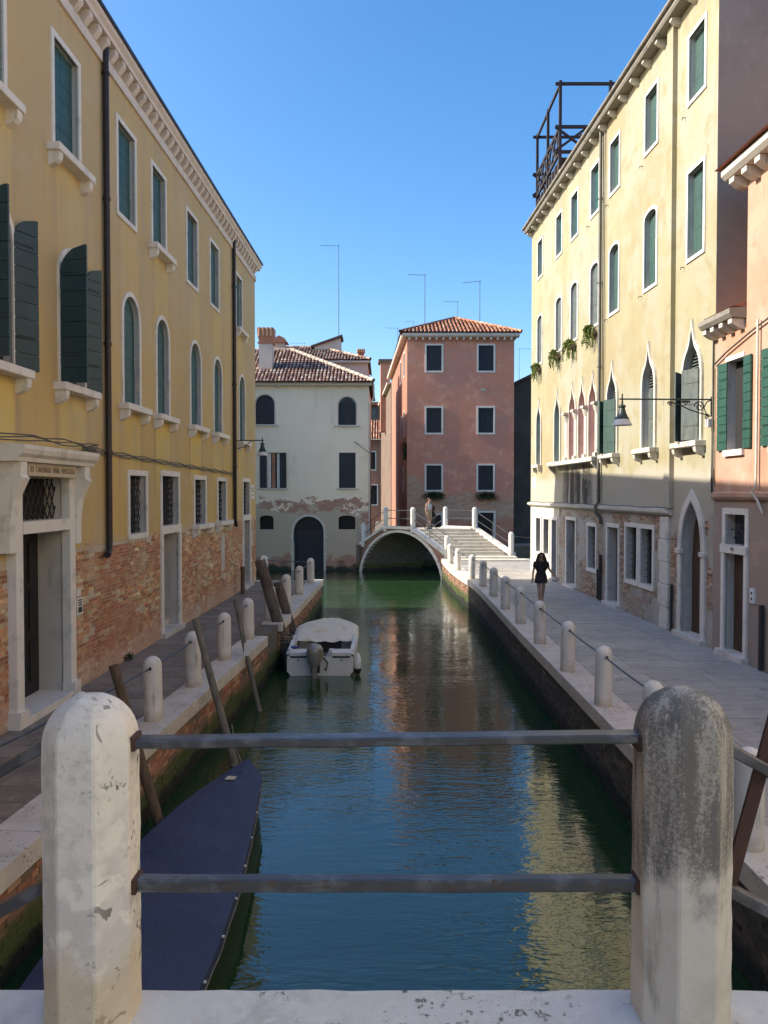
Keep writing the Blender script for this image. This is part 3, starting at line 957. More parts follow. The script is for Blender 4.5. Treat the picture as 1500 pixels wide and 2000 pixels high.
# ------------------------------------------------------------------ ochre palazzo on the left bank
LB = thing('ochre_palazzo', LF(12, 0, 0), 'long ochre plastered palazzo with brick base lining the left bank', 'building')
ops = []
UP = [(7.9, 8.95, 0), (10.35, 11.3, 2), (12.94, 13.89, 2), (15.8, 16.78, 0), (17.95, 18.9, 2), (20.8, 21.8, 0), (23.3, 24.3, 0), (26.84, 27.78, 2)]
AR = [(7.8, 8.85), (10.55, 11.5), (13.1, 14.08), (16.03, 16.98), (18.2, 19.1), (21.08, 22.1), (23.66, 24.65), (27.28, 28.24)]
for a, b, s in UP: ops.append((a, b, 9.25, 11.1, 'r', .15))
for a, b in AR: ops.append((a, b, 5.36, 7.68, 'a', .15))
ops.append((11.47, 13.10, .08, 2.88, 'r', .48))            # main door
ops.append((11.47, 13.10, 3.07, 3.74, 'r', .30))           # its grilled transom
ops.append((16.32, 17.35, 2.62, 3.88, 'r', .24))
ops.append((18.52, 19.84, .08, 2.50, 'r', .62))
ops.append((18.52, 19.84, 2.70, 3.92, 'r', .26))
ops.append((21.42, 22.55, 2.62, 3.88, 'r', .24))
ops.append((24.1, 25.15, 2.62, 3.88, 'r', .24))
ops.append((27.88, 29.0, .08, 2.50, 'r', .55))
ops.append((27.88, 29.0, 2.68, 3.90, 'r', .24))
mb = MB(LF)
wall_front(mb, -12, 30.3, -.3, 12.1, ops, mi=lambda u, z: 2 if z < 2.5 else 0, zs_extra=(2.5,))
H = 12.1
mb.poly([(30.3, 0, -.3), (30.3, -9, -.3), (30.3, -9, H), (30.3, 0, H)])
mb.poly([(-12, 0, -.3), (-12, -9, -.3), (-12, -9, H), (-12, 0, H)])
mb.poly([(-12, -9, -.3), (30.3, -9, -.3), (30.3, -9, H), (-12, -9, H)])
mb.build('wall', [M['ochre'], M['reveal'], M['mortar']], LB, recalc=False)
holes = [(11.26, 13.3, 0, 3), (18.36, 20.0, 0, 4), (27.76, 29.12, 0, 4), (16.2, 17.47, 2.5, 4), (24.5, 25.0, 1.0, 2.2), (21.2, 25.4, 2.36, 4)]
bf = MB(LF)
brick_field(bf, 6.0, 30.28, .0, 2.68, holes, .010, BR_LEFT, jitter=.007, drop=lambda u, z: z > 2.48 + .16 * noise.noise(Vector((u * 1.3, 2, 3))) + .06 * noise.noise(Vector((u * 5, 7, 3))) or noise.noise(Vector((u * 1.5, z * 3, 8))) > .42)
bf.build('brickwork', M['brick'], LB, kind='stuff')
# walled-up narrow opening
mb = MB(LF); mb.box(24.5, 25.0, -.02, .012, 1.0, 2.2); mb.build('infill_panel', M['reveal'], LB)
# windows
for i, (a, b, s) in enumerate(UP):
    window(LB, LF, a, b, 9.25, 11.1, sills=s, depth=.15)
for i, (a, b) in enumerate(AR):
    if i == 1:
        window(LB, LF, a, b, 5.36, 7.68, 'a', sills=2, shut='open', angs=(95, 158), smat='shutter_dark', depth=.15, pane='interior')
    elif i == 2:
        window(LB, LF, a, b, 5.36, 7.68, 'a', sills=2, shut='open', angs=(97, 164), smat='shutter_dark', depth=.15, pane='interior')
    else:
        window(LB, LF, a, b, 5.36, 7.68, 'a', sills=2, depth=.15)
for a, b, s in ((16.32, 17.35, 0), (21.42, 22.55, 2), (24.1, 25.15, 2)):
    window(LB, LF, a, b, 2.62, 3.88, fw=.12, shut=None, gr=(.15, .010), depth=.24, sills=s)
for a, b in ((18.52, 19.84), (27.88, 29.0)):
    w = window(LB, LF, a, b, 2.70, 3.92, fw=.13, shut=None, gr=(.15, .010), depth=.24, bottom=False)
    d = MB(LF); d.box(a + .002, b - .002, -.61 if a < 20 else -.54, -.56 if a < 20 else -.5, .12, 2.5)
    d = d.build('door', M['door_grey'], LB)
    f = MB(LF)
    for p, q in ((a - .16, a), (b, b + .16)): f.box(p, q, -.04, .05, 0, 2.5)
    f.box(a - .16, b + .16, -.04, .052, 2.502, 2.698)
    f.build('frame', M['frame_stone'], d)
    s_ = MB(LF); s_.box(a - .16, b + .16, -.5, .14, -.02, .12); s_.build('doorstep', M['coping'], d, bevel=.01)
    if a < 20:
        s2 = MB(LF); s2.box(a, b, -.5, -.25, .12, .26); s2.build('doorstep', M['coping'], d, bevel=.01)
# main door with consoles, plaque and cornice
d = MB(LF)
for k in range(4):
    a = 11.475 + k * .406; d.box(a, a + .402, -.47, -.42, .12, 2.88)
    for z in (.35, 1.2, 2.0): d.box(a + .06, a + .34, -.425, -.40, z, z + .68)
door = d.build('door', M['door_dark'], LB)
f = MB(LF)
f.box(11.26, 11.47, -.04, .15, .12, 3.74); f.box(13.10, 13.30, -.04, .15, .12, 3.74)
f.build('frame', M['frame_stone'], door, bevel=.012)
f = MB(LF); f.box(11.472, 13.098, -.04, .153, 2.882, 3.068); f.build('lintel', M['frame_stone'], door)
f = MB(LF); f.box(11.22, 13.34, -.45, .20, .0, .12); f.box(11.22, 11.5, .0, .21, .122, .26); f.box(13.07, 13.34, .0, .21, .122, .26)
f.build('doorstep', M['frame_stone'], door)
for a in (11.06, 13.302):
    c = MB(LF)
    prof = [(-.02, 2.62), (.17, 2.62), (.17, 2.9), (.18, 3.15), (.22, 3.40), (.31, 3.60), (.37, 3.72), (.33, 3.76), (.33, 3.96), (-.02, 3.96)]
    c.prism([(a, w, z) for w, z in prof], (.198, 0, 0)); c.build('console', M['frame_stone'], door, bevel=.008)
c = MB(LF)
prof = [(-.02, 3.96), (.34, 3.962), (.36, 4.02), (.42, 4.07), (.45, 4.14), (.45, 4.20), (-.02, 4.23)]
c.prism([(10.93, w, z) for w, z in prof], (2.72, 0, 0)); c.build('door_cornice', M['frame_stone'], door)
c = MB(LF); c.box(11.45, 13.12, -.03, .25, 3.76, 3.955); c.build('plaque', M['plaque'], door)
text_part('lettering', 'IST · CANOSSIANO · MARIA · IMMACOLATA', .125, LF(12.28, .254, 3.855), (.0253, 1, 0), (0, 0, 1), M['letter_brown'], door, squeeze=.63)
g = MB(LF); g.poly([(11.475, -.296, 3.075), (13.095, -.296, 3.075), (13.095, -.296, 3.735), (11.475, -.296, 3.735)])
g = g.build('transom', M['interior'], LB, recalc=False)
grille(LF, 11.47, 13.10, 3.07, 3.74, -.12, .17, .012).build('grille', M['iron'], g)
# intercom
t_ = MB(LF); t_.box(13.62, 13.86, .0, .03, 1.32, 1.62); it = t_.build('intercom', M['sign'], LB)
t_ = MB(LF)
t_.box(13.66, 13.82, .03, .034, 1.36, 1.46)
for k in range(3): t_.box(13.66, 13.82, .03, .034, 1.48 + k * .045, 1.505 + k * .045)
t_.build('button_panel', M['letter'], it)
t_ = MB(LF); t_.box(13.63, 13.80, .0, .02, 1.66, 1.78); t_.build('name_plate', M['sign'], LB)
# cornice
c = MB(LF); c.box(-12, 30.34, -.02, .05, 11.78, 11.98); c.build('cornice_band', M['cornice'], LB)
c = MB(LF)
prof = [(-.02, 12.22), (.19, 12.222), (.20, 12.30), (.26, 12.36), (.26, 12.45), (-.02, 12.45)]
c.prism([(-12, w, z) for w, z in prof], (42.45, 0, 0)); c.build('cornice', M['cornice'], LB)
c = MB(LF); c.box(-.09, .09, -.02, .17, -.115, .115)
c = MB(); c.prism([(-.02, -.08, -.115), (.06, -.08, -.115), (.17, -.08, .02), (.17, -.08, .115), (-.02, -.08, .115)], (0, .16, 0))
bo = c.build('modillion', M['cornice']); BM_ = bo.data; bpy.data.objects.remove(bo)
u = 5.0
while u < 30.2:
    piece('modillion', BM_, LB, LF(u, .0, 12.1), rot=(0, 0, -.0253)); u += .415
c = MB(LF); c.box(-12, 30.5, .02, .30, 12.452, 12.52); c.build('gutter', M['pipe'], LB)
c = MB(LF); c.prism([(-12, .28, 12.525), (-12, -4.5, 14.5), (-12, -9.2, 12.5)], (42.4, 0, 0)); c.build('roof', M['roof_flat'], LB)
pipe(LB, LF, [(15.02, .10, 12.2), (15.02, .08, 11.9), (15.02, .08, 2.62), (14.98, .09, 2.42), (14.84, .12, 2.32), (14.74, .14, 2.31)], .062, M['pipe'], [(15.02, .08, z) for z in (11.6, 9.2, 6.4, 4.3)])
pipe(LB, LF, [(26.25, .10, 12.2), (26.25, .08, 11.9), (26.25, .08, 2.62), (26.3, .09, 2.45), (26.36, .10, 2.38)], .062, M['pipe'], [(26.25, .08, z) for z in (10.5, 7.2, 4.4)])
# bundle of cables
c = MB(LF)
for k in range(3):
    pts = []
    for i in range(60):
        u = 6.0 + i * .34
        pts.append((u, .05 + .01 * k + (.42 if 10.9 < u < 13.65 else 0), 4.27 + .03 * k + .02 * math.sin(u * 5 + k * 2) + (.0 if u < 14 else -.012 * (u - 14))))
    c.tube(pts, .011, 5)
c.build('cable_bundle', M['cable'], LB)
# street-name panel near the far corner
c = MB(LF); c.box(29.42, 29.98, .0, .012, 3.28, 3.82); sg = c.build('street_sign', M['sign'], LB)
c = MB(LF)
for z, a, b in ((3.66, 29.55, 29.86), (3.56, 29.5, 29.9), (3.40, 29.58, 29.82)): c.box(a, b, .012, .015, z, z + .05)
c.build('printed_lines', M['cable'], sg)

# ------------------------------------------------------------------ pale yellow palazzo on the right bank
RB = thing('yellow_palazzo', RF(26, 0, 0), 'tall pale yellow palazzo with pointed gothic windows on the right bank', 'building')
ops = []
RC = [18.24, 21.0, 23.9, 25.83, 28.2, 30.3, 33.35]
GO = [(18.32, .92, 'open1'), (21.0, .84, 'louvre'), (23.95, .84, 'open2'), (25.9, .80, 'tri'), (27.1, .80, 'tri'), (28.3, .80, 'tri'), (30.38, .78, 'teal'), (33.4, .74, 'teal')]
for c_ in RC:
    ops.append((c_ - .41, c_ + .41, 12.85, 14.38, 'r', .20))
    ops.append((c_ - .41, c_ + .41, 9.12, 11.15, 'r' if c_ < 19 else 's', .20))
for c_, w_, k_ in GO: ops.append((c_ - w_ / 2, c_ + w_ / 2, 4.72, 7.45, 'g', .22))
GR = [(17.74, 18.82, .10, 3.34, 'p', .30), (20.62, 21.48, .98, 2.52, 'r', .20), (21.76, 22.62, .98, 2.52, 'r', .20), (23.30, 24.28, .08, 2.44, 'r', .30), (25.46, 26.30, .95, 2.38, 'r', .20),
      (27.80, 28.95, .08, 2.50, 'r', .30), (30.35, 31.10, .06, 2.42, 'r', .30), (31.55, 32.42, .95, 2.42, 'r', .2), (32.95, 33.75, .95, 2.42, 'r', .2)]
ops += GR
mb = MB(RF)
wall_front(mb, 17.2, 34.95, -.3, 15.2, ops, mi=lambda u, z: 0 if z > 3.0 else (3 if u > 30.1 else 2), zs_extra=(3.0,), us_extra=(30.1,))
mb.poly([(34.95, 0, -.3), (34.95, -11, -.3), (34.95, -11, 15.2), (34.95, 0, 15.2)])
mb.poly([(17.2, 0, -.3), (17.2, -11, -.3), (17.2, -11, 15.45), (17.2, -5.5, 17.4), (17.2, 0, 15.45)], mi=4)
mb.poly([(17.2, -11, -.3), (34.95, -11, -.3), (34.95, -11, 15.4), (17.2, -11, 15.4)])
mb.build('wall', [M['yellow'], M['reveal'], M['mortar_grey'], M['weathered_stone'], M['grey_side']], RB, recalc=False)
holes = [(o[0] - .13, o[1] + .13, o[2] - .12, o[3] + .13) for o in GR] + [(19.48, 20.15, 0, 2.9), (17.5, 19.0, 0, 2.4), (21.4, 21.8, .8, 2.7)]
bf = MB(RF)
brick_field(bf, 17.22, 30.1, .0, 2.94, holes, .010, BR_RIGHT, jitter=.007, drop=lambda u, z: noise.noise(Vector((u * .8, z * 1.1, 9))) > .10)
bf.build('brickwork', M['brick_grey'], RB, kind='stuff')
for i, c_ in enumerate(RC):
    window(RB, RF, c_ - .41, c_ + .41, 12.85, 14.38, fw=.09, depth=.18, smat='shutter_green' if i < 3 else 'shutter', pitch=.5)
    window(RB, RF, c_ - .41, c_ + .41, 9.12, 11.15, 'r' if c_ < 19 else 's', fw=.09, depth=.18 if i < 3 else .12, smat='shutter_green' if i < 3 else 'shutter_grey', pitch=.7, fmat='frame_stone')
for c_, w_, k_ in GO:
    a, b = c_ - w_ / 2, c_ + w_ / 2
    if k_ == 'open1':
        w = window(RB, RF, a, b, 4.72, 7.45, 'g', fw=.11, proj=.06, shut='louvre', smat='shutter_dark', fmat='weathered_stone', bottom=False)
        for sd, an in ((0, 28), (1, 42)):
            open_leaf(RF, 'r', a, b, 4.74, 6.4, sd, an, w=.06, pitch=.82).build('shutter', M['shutter_grey'], w)
        sill(w, RF, a - .05, b + .05, 4.72, .26, .13, 2, 'weathered_stone', .2)
    elif k_ == 'louvre':
        w = window(RB, RF, a, b, 4.72, 7.45, 'g', fw=.11, proj=.06, shut='louvre', smat='shutter_grey', fmat='weathered_stone', bottom=False)
        sill(w, RF, a - .05, b + .05, 4.72, .26, .13, 2, 'weathered_stone', .2)
    elif k_ == 'open2':
        w = window(RB, RF, a, b, 4.72, 7.45, 'g', fw=.11, proj=.06, shut='louvre', smat='shutter_dark', fmat='weathered_stone', bottom=False)
        for sd, an in ((0, 34), (1, 48)):
            open_leaf(RF, 'r', a, b, 4.74, 6.38, sd, an, w=.06, pitch=.82).build('shutter', M['shutter_green'], w)
        sill(w, RF, a - .05, b + .05, 4.72, .26, .13, 2, 'weathered_stone', .2)
    elif k_ == 'tri':
        window(RB, RF, a, b, 4.72, 7.45, 'g', fw=.10, proj=.05, shut=None, fmat='weathered_stone', bottom=False, pane='red_column')
    else:
        w = window(RB, RF, a, b, 4.72, 7.45, 'g', fw=.10, proj=.05, shut='closed', smat='shutter_green', fmat='weathered_stone', bottom=False, pitch=.8)
        sill(w, RF, a - .04, b + .04, 4.72, .22, .12, 2, 'weathered_stone', .16)
for u_ in (25.3, 26.5, 27.7, 28.9):                                   # columns of the triple window
    c = MB(RF)
    c.tube([(u_, .05, 4.84), (u_, .05, 6.15)], .085, 12)
    co = c.build('column', M['istria'], RB, smooth=50)
    c = MB(RF)
    c.tube([(u_, .05, 6.15), (u_, .05, 6.25), (u_, .05, 6.42)], [.09, .12, .17], 12); c.box(u_ - .18, u_ + .18, -.1, .23, 6.42, 6.50)
    c.build('capital', M['weathered_stone'], co)
    c = MB(RF); c.box(u_ - .12, u_ + .12, -.07, .17, 4.72, 4.84); c.build('column_base', M['weathered_stone'], co)
c = MB(RF); c.box(25.15, 30.95, -.02, .30, 4.55, 4.70); c.build('window_ledge', M['weathered_stone'], RB, bevel=.01)
for u_ in (25.3, 30.8):
    c = MB(RF); c.prism([(u_ - .07, w, 4.55 + q) for w, q in ((-.02, 0), (.26, 0), (.24, -.08), (.10, -.22), (-.02, -.30))], (.14, 0, 0)); c.build('bracket', M['weathered_stone'], RB)
# pilaster strip and ledge above the ground floor
c = MB(RF); c.box(19.36, 19.72, -.02, .12, 3.12, 15.19); c.build('pilaster', M['yellow'], RB)
for z in range(5):
    c = MB(RF); c.box(19.55 - .02 * (z % 2), 20.08 + .06 * (z % 2), -.02, .07 + .012 * (z % 2), .0 + z * .58, .57 + z * .58); c.build('quoin', M['istria'], RB, bevel=.02)
c = MB(RF); c.prism([(19.4, w, z) for w, z in ((-.02, 2.94), (.08, 2.94), (.15, 3.0), (.15, 3.07), (-.02, 3.11))], (15.6, 0, 0)); c.build('string_course', M['weathered_stone'], RB)
c = MB(RF); c.tube([(19.4 + k * .6, .17 + .0 * k, 3.125 + .01 * math.sin(k * 1.7)) for k in range(26)], .017, 5); c.build('cable', M['cable'], RB)
# ground floor openings
def gdoor(bld, fr, o, mat, fw=.12, dp=.26, step=True, planks=4, fmat='frame_stone', lab=None):
    a, b, z0, z1 = o[:4]
    d = MB(fr); n = planks
    L = outline(o[4], a + .003, b - .003, z0, z1 - .003)
    d.prism([(x, -dp - .03, z) for x, z in L], (0, .03, 0))
    zt = z1 if o[4] == 'r' else z1 - (b - a) * 1.2
    for k in range(n):
        p = a + .01 + (b - a - .02) * k / n; d.box(p + .006, p + (b - a - .02) / n - .006, -dp - .005, -dp + .018, z0 + .02, zt - .02)
    d = d.build('door', mat, bld)
    if lab: d['label'] = lab
    surround(fr, o[4], a, b, z0 - .1, z1, fw, .05).build('frame', M[fmat], d)
    if step:
        s = MB(fr); s.box(a - fw - .04, b + fw + .04, -dp + .02, .16, -.02, z0 + .015); s.build('doorstep', M['coping'], d, bevel=.01)
    return d
gd = gdoor(RB, RF, GR[0], M['door_wood'], .20, fmat='istria', lab='pointed arch door of brown boards')
for u_ in (17.63, 18.93):
    c = MB(RF); c.box(u_ - .14, u_ + .14, -.03, .09, 2.02, 2.14); c.build('capital', M['istria'], gd, bevel=.015)
gdoor(RB, RF, GR[3], M['door_grey'])
gdoor(RB, RF, GR[5], M['door_grey'])
gdoor(RB, RF, GR[6], M['interior'])
for o in (GR[1], GR[2], GR[4], GR[7], GR[8]):
    window(RB, RF, o[0], o[1], o[2], o[3], fw=.12, proj=.05, shut=None, depth=.20, gr=(.16, .009, False), fmat='frame_stone')
pipe(RB, RF, [(25.02, .10, 15.3), (25.02, .09, 15.0), (25.02, .09, 3.2), (25.05, .19, 3.05), (25.0, .17, 2.85), (24.88, .08, 2.7), (24.86, .07, 2.5)], .055, M['pipe_grey'], [(25.02, .09, z) for z in (13, 10.3, 7.6, 4.9, 3.6)])
c = MB(RF); c.tube([(24.86, .07, 1.5), (24.86, .07, .02)], .05, 8); c.build('downpipe', M['iron'], RB)
c = MB(RF); c.tube([(25.15, .06, 1.0), (25.15, .06, .02)], .03, 8); c.build('downpipe', M['iron'], RB)
c = MB(RF); c.tube([(19.3, .06, 1.2), (19.3, .06, .02)], .035, 8); c.build('downpipe', M['iron'], RB)
c = MB(RF); c.tube([(24.72, .05, 15.1), (24.72, .05, 4.7)], .018, 6); c.build('cable', M['pipe_grey'], RB)
for u_ in (19.95, 19.05):
    c = MB(RF); c.tube([(u_, -.01, 5.85), (u_, .03, 5.85)], .10, 12); c.build('wall_disc', M['grey_cornice'], RB, smooth=40)
# eaves
c = MB(RF)
prof = [(-.02, 15.2), (.30, 15.22), (.34, 15.28), (.34, 15.40), (-.02, 15.46)]
c.prism([(17.1, w, z) for w, z in prof], (18.0, 0, 0)); c.build('cornice', M['grey_cornice'], RB)
c = MB(); c.prism([(.02, -.07, .12), (-.24, -.07, .12), (-.24, -.07, .05), (-.12, -.07, -.03), (.02, -.07, -.07)], (0, .14, 0))
bo = c.build('modillion', M['weathered_stone']); BM2 = bo.data; bpy.data.objects.remove(bo)
u = 17.4
while u < 34.9:
    piece('modillion', BM2, RB, RF(u, 0, 15.08), rot=(0, 0, .04)); u += .92
c = MB(RF); c.tube([(17.05, .38, 15.42), (35.15, .38, 15.42)], .055, 8); c.build('gutter', M['grey_cornice'], RB, smooth=50)
c = MB(RF); c.prism([(17.1, .32, 15.47), (17.1, -5.5, 17.5), (17.1, -11.2, 15.45)], (17.95, 0, 0)); c.build('roof', M['roof_flat'], RB)
# chimneyless lightning hook and small sign
c = MB(RF); c.box(33.9, 34.6, .0, .012, 3.75, 4.2); sg = c.build('street_sign', M['sign'], RB)
for c_ in RC[:4]:
    for z in (12.6, 9.0):
        h = MB(RF); h.tube([(c_ + .62, 0, z), (c_ + .62, .09, z), (c_ + .62, .09, z - .06)], .012, 5); h.build('shutter_catch', M['iron'], RB)

# ------------------------------------------------------------------ salmon house, nearest on the right
PB = thing('salmon_house', RF(14, 0, 0), 'salmon pink plastered house with green shutters at the right edge', 'building')
pops = [(15.93, 16.63, 4.42, 6.32, 'r', .2), (14.05, 14.8, 4.42, 6.32, 'r', .2), (15.78, 16.62, .10, 2.22, 'r', .24), (15.78, 16.62, 2.40, 3.05, 'r', .22), (13.9, 14.6, 1.1, 2.9, 'r', .2), (12.2, 12.95, 4.42, 6.32, 'r', .2)]
mb = MB(RF)
wall_front(mb, 9, 17.19, -.3, 7.1, pops, w=0)
wall_front(mb, 9, 15.85, 7.1, 10.0, [])
mb.poly([(15.85, 0, 7.1), (15.85, -9, 7.1), (15.85, -9, 10), (15.85, 0, 10)])
mb.poly([(9, 0, -.3), (9, -9, -.3), (9, -9, 10), (9, 0, 10)])
mb.build('wall', [M['pink'], M['reveal']], PB, recalc=False)
for o in pops[:2] + pops[5:]:
    window(PB, RF, *o[:4], fw=0, shut='open', angs=(174, 174), smat='shutter_bright', pane='interior', pitch=.2, swid=.36)
    c = MB(RF); c.box(o[0] - .06, o[1] + .06, -.02, .07, o[2] - .13, o[2] - .001); c.build('sill', M['frame_stone'], PB)
    c = MB(RF); c.box(o[0] - .05, o[1] + .05, -.02, .03, o[3] + .002, o[3] + .10); c.build('lintel', M['frame_stone'], PB)
gdoor(PB, RF, pops[2], M['door_wood'], .13, .20)
w = window(PB, RF, *pops[3][:4], fw=.13, shut=None, depth=.2, bottom=False)
c = MB(RF); c.box(15.65, 16.75, -.03, .075, 2.222, 2.398); c.build('lintel', M['frame_stone'], w)
c = MB(RF)
for k in range(8):
    a = math.pi * k / 4; c.tube([(16.2, -.08, 2.72), (16.2 + .36 * math.cos(a), -.08, 2.72 + .28 * math.sin(a))], .012, 5)
c.tube([(16.2 + .13 * math.cos(k * math.pi / 8), -.08, 2.72 + .13 * math.sin(k * math.pi / 8)) for k in range(17)], .010, 5)
c.build('grille', M['iron'], w)
text_part('house_number', '412', .10, RF(16.2, .078, 2.31), (.04, -1, 0), (0, 0, 1), M['letter'], w)
window(PB, RF, *pops[4][:4], fw=.10, shut='closed', smat='shutter_bright', depth=.15)
c = MB(RF); c.box(15.35, 15.52, 0, .05, 1.28, 1.58); ic = c.build('intercom', M['sign'], PB)
c = MB(RF)
for z in (1.34, 1.46): c.box(15.41, 15.46, .05, .056, z, z + .05)
c.build('button', M['letter'], ic)
c = MB(RF); c.prism([(9, w_, z) for w_, z in ((-.02, 3.36), (.06, 3.36), (.10, 3.42), (.10, 3.50), (-.02, 3.54))], (8.15, 0, 0)); c.build('string_course', M['pink'], PB)
c = MB(RF); c.prism([(15.86, w_, z) for w_, z in ((-.02, 7.1), (.30, 7.12), (.36, 7.2), (.36, 7.3), (-.02, 7.34))], (1.42, 0, 0)); c.build('cornice', M['grey_cornice'], PB)
for u_ in (16.0, 16.4, 16.8, 17.15):
    c = MB(RF); c.prism([(u_ - .08, w_, 7.1 + q) for w_, q in ((-.02, 0), (.28, 0), (.28, -.09), (.14, -.18), (-.02, -.22))], (.16, 0, 0)); c.build('modillion', M['weathered_stone'], PB)
c = MB(RF); c.prism([(15.87, .3, 7.345), (15.87, -4.0, 8.6), (15.87, -9.0, 7.3)], (1.31, 0, 0)); c.build('roof', M['roof_flat'], PB)
c = MB(RF); c.prism([(9, w_, z) for w_, z in ((-.02, 9.98), (.32, 10.0), (.40, 10.08), (.40, 10.2), (-.02, 10.24))], (7.2, 0, 0)); c.build('cornice', M['weathered_stone'], PB)
for k in range(8):
    u_ = 15.95 - k * .5
    c = MB(RF); c.prism([(u_ - .1, w_, 9.98 + q) for w_, q in ((-.02, 0), (.30, 0), (.30, -.10), (.16, -.2), (-.02, -.24))], (.2, 0, 0)); c.build('modillion', M['weathered_stone'], PB)
c = MB(RF); c.prism([(9, .5, 10.245), (9, -4.5, 12.2), (9, -9.2, 10.1)], (7.3, 0, 0)); c.build('roof', M['roof_flat'], PB)
pipe(PB, RF, [(15.28, .07, 6.95), (15.28, .07, 3.65), (15.33, .12, 3.5), (15.1, .13, 3.35), (15.0, .08, 3.1)], .024, M['weathered_stone'])
c = MB(RF); c.tube([(17.15, .05, 6.35), (16.6, .06, 6.52), (15.6, .06, 6.75), (14.0, .06, 7.05)], .02, 6); c.tube([(17.2, .05, 6.3), (17.16, .05, 3.7)], .02, 6); c.build('cable', M['pipe_grey'], PB)
c = MB(RF); c.tube([(17.25, .02, 7.0), (17.25, .03, 3.4)], .02, 6); c.build('cable', M['iron'], PB)
c = MB(RF); c.tube([(15.02, .07, 1.3), (15.02, .07, .02)], .05, 8); c.build('downpipe', M['iron'], PB)

# ------------------------------------------------------------------ unseen house added beside the camera to bounce warm sunlight into the foreground
M['cream'] = simple('cream_plaster', (.66, .58, .44), 0.9, [(0.5, (.60, .52, .38), .45, .65), ((1.5, 1.5, .2), (.52, .45, .33), .56, .74)], (30, .25, .01))
CH = thing('fill_light_house', RF(-5, 0, 0), 'unseen cream house added on the right bank to bounce warm sunlight', 'building')
cops = [(u_, u_ + .95, z_, z_ + 1.9, 'r', .15) for u_ in (-17, -13, -9, -5, -1, 3, 6.6) for z_ in (4.6, 8.4, 12.0)]
mb = MB(RF); wall_front(mb, -22, 8.98, -.3, 15.2, cops)
for u_ in (-22, 8.98): mb.poly([(u_, 0, -.3), (u_, -10, -.3), (u_, -10, 15.2), (u_, 0, 15.2)])
mb.build('wall', [M['cream'], M['reveal']], CH, recalc=False)
for o in cops: window(CH, RF, *o[:4], fw=.10, depth=.15, smat='shutter_green', pitch=.6)
c = MB(RF); c.prism([(-22, w_, z) for w_, z in ((-.02, 15.2), (.3, 15.22), (.34, 15.4), (-.02, 15.46))], (31, 0, 0)); c.build('cornice', M['weathered_stone'], CH)
c = MB(RF); c.prism([(-22, .3, 15.47), (-22, -5, 17.2), (-22, -10.2, 15.3)], (31, 0, 0)); c.build('roof', M['roof_flat'], CH)

# ------------------------------------------------------------------ roof tiles
T_OLD = [(.34, .21, .15), (.42, .29, .22), (.27, .15, .11), (.50, .38, .30), (.22, .12, .09)]
T_NEW = [(.50, .20, .10), (.58, .28, .15), (.44, .17, .09), (.62, .36, .22), (.38, .15, .09)]


def tiles(mb, A, B, up, Lfun, tint, pitch=.22, tl=.38):
    A = Vector(A); B = Vector(B); up = Vector(up).normalized()
    e = (B - A); W = e.length; e.normalize()
    n = e.cross(up); n = n if n.z > 0 else -n
    x = pitch / 2
    while x < W:
        L = Lfun(x); s = 0.0
        while s < L - .05:
            t = random.choice(tint); k = random.uniform(.8, 1.15)
            s1 = min(s + tl + .05, L + .05)
            o = A + e * (x + random.uniform(-.012, .012))
            rows = []
            for q, r, h in ((s, .088, .045), (s1, .07, .015)):
                rows.append([tuple(o + up * q + n * (h + r * math.sin(math.pi * j / 5) * .85) - e * r * math.cos(math.pi * j / 5)) for j in range(6)])
            mb.grid(rows, col=(t[0] * k, t[1] * k, t[2] * k))
            s += tl
        x += pitch


def ridge(mb, A, B, tint, r=.11, tl=.4):
    A = Vector(A); B = Vector(B); L = (B - A).length; d = (B - A).normalized()
    s = 0.0
    while s < L:
        t = random.choice(tint); k = random.uniform(.85, 1.2)
        mb.tube([tuple(A + d * s), tuple(A + d * min(L, s + tl + .04))], [r * 1.1, r * .9], 8, col=tuple(v * k for v in t), cap=False)
        s += tl


def antenna(base, h, arm, label, n=5, r=.022, arm_z=0.0, group='roof antennas'):
    t = thing('roof_antenna', base, label, 'antenna', group)
    x, y, z = base
    m = MB(); m.tube([(x, y, z - .3), (x, y, z + h)], [r * 1.2, r * .8], 6); m.build('mast', M['pipe_grey'], t)
    m = MB(); m.tube([(x + .08 * (1 if arm < 0 else -1), y, z + h - .05), (x + arm, y - .1, z + h - .05 + arm_z)], r * .7, 5); bm_ = m.build('boom', M['pipe_grey'], t)
    for k in range(n):
        f = k / (n - 1); q = MB(); L = .22 - .1 * f
        q.tube([(x + arm * f, y - .1 * f - L, z + h - .05 + arm_z * f), (x + arm * f, y - .1 * f + L, z + h - .05 + arm_z * f)], r * .45, 4)
        q.build('element', M['pipe_grey'], bm_)
    return t


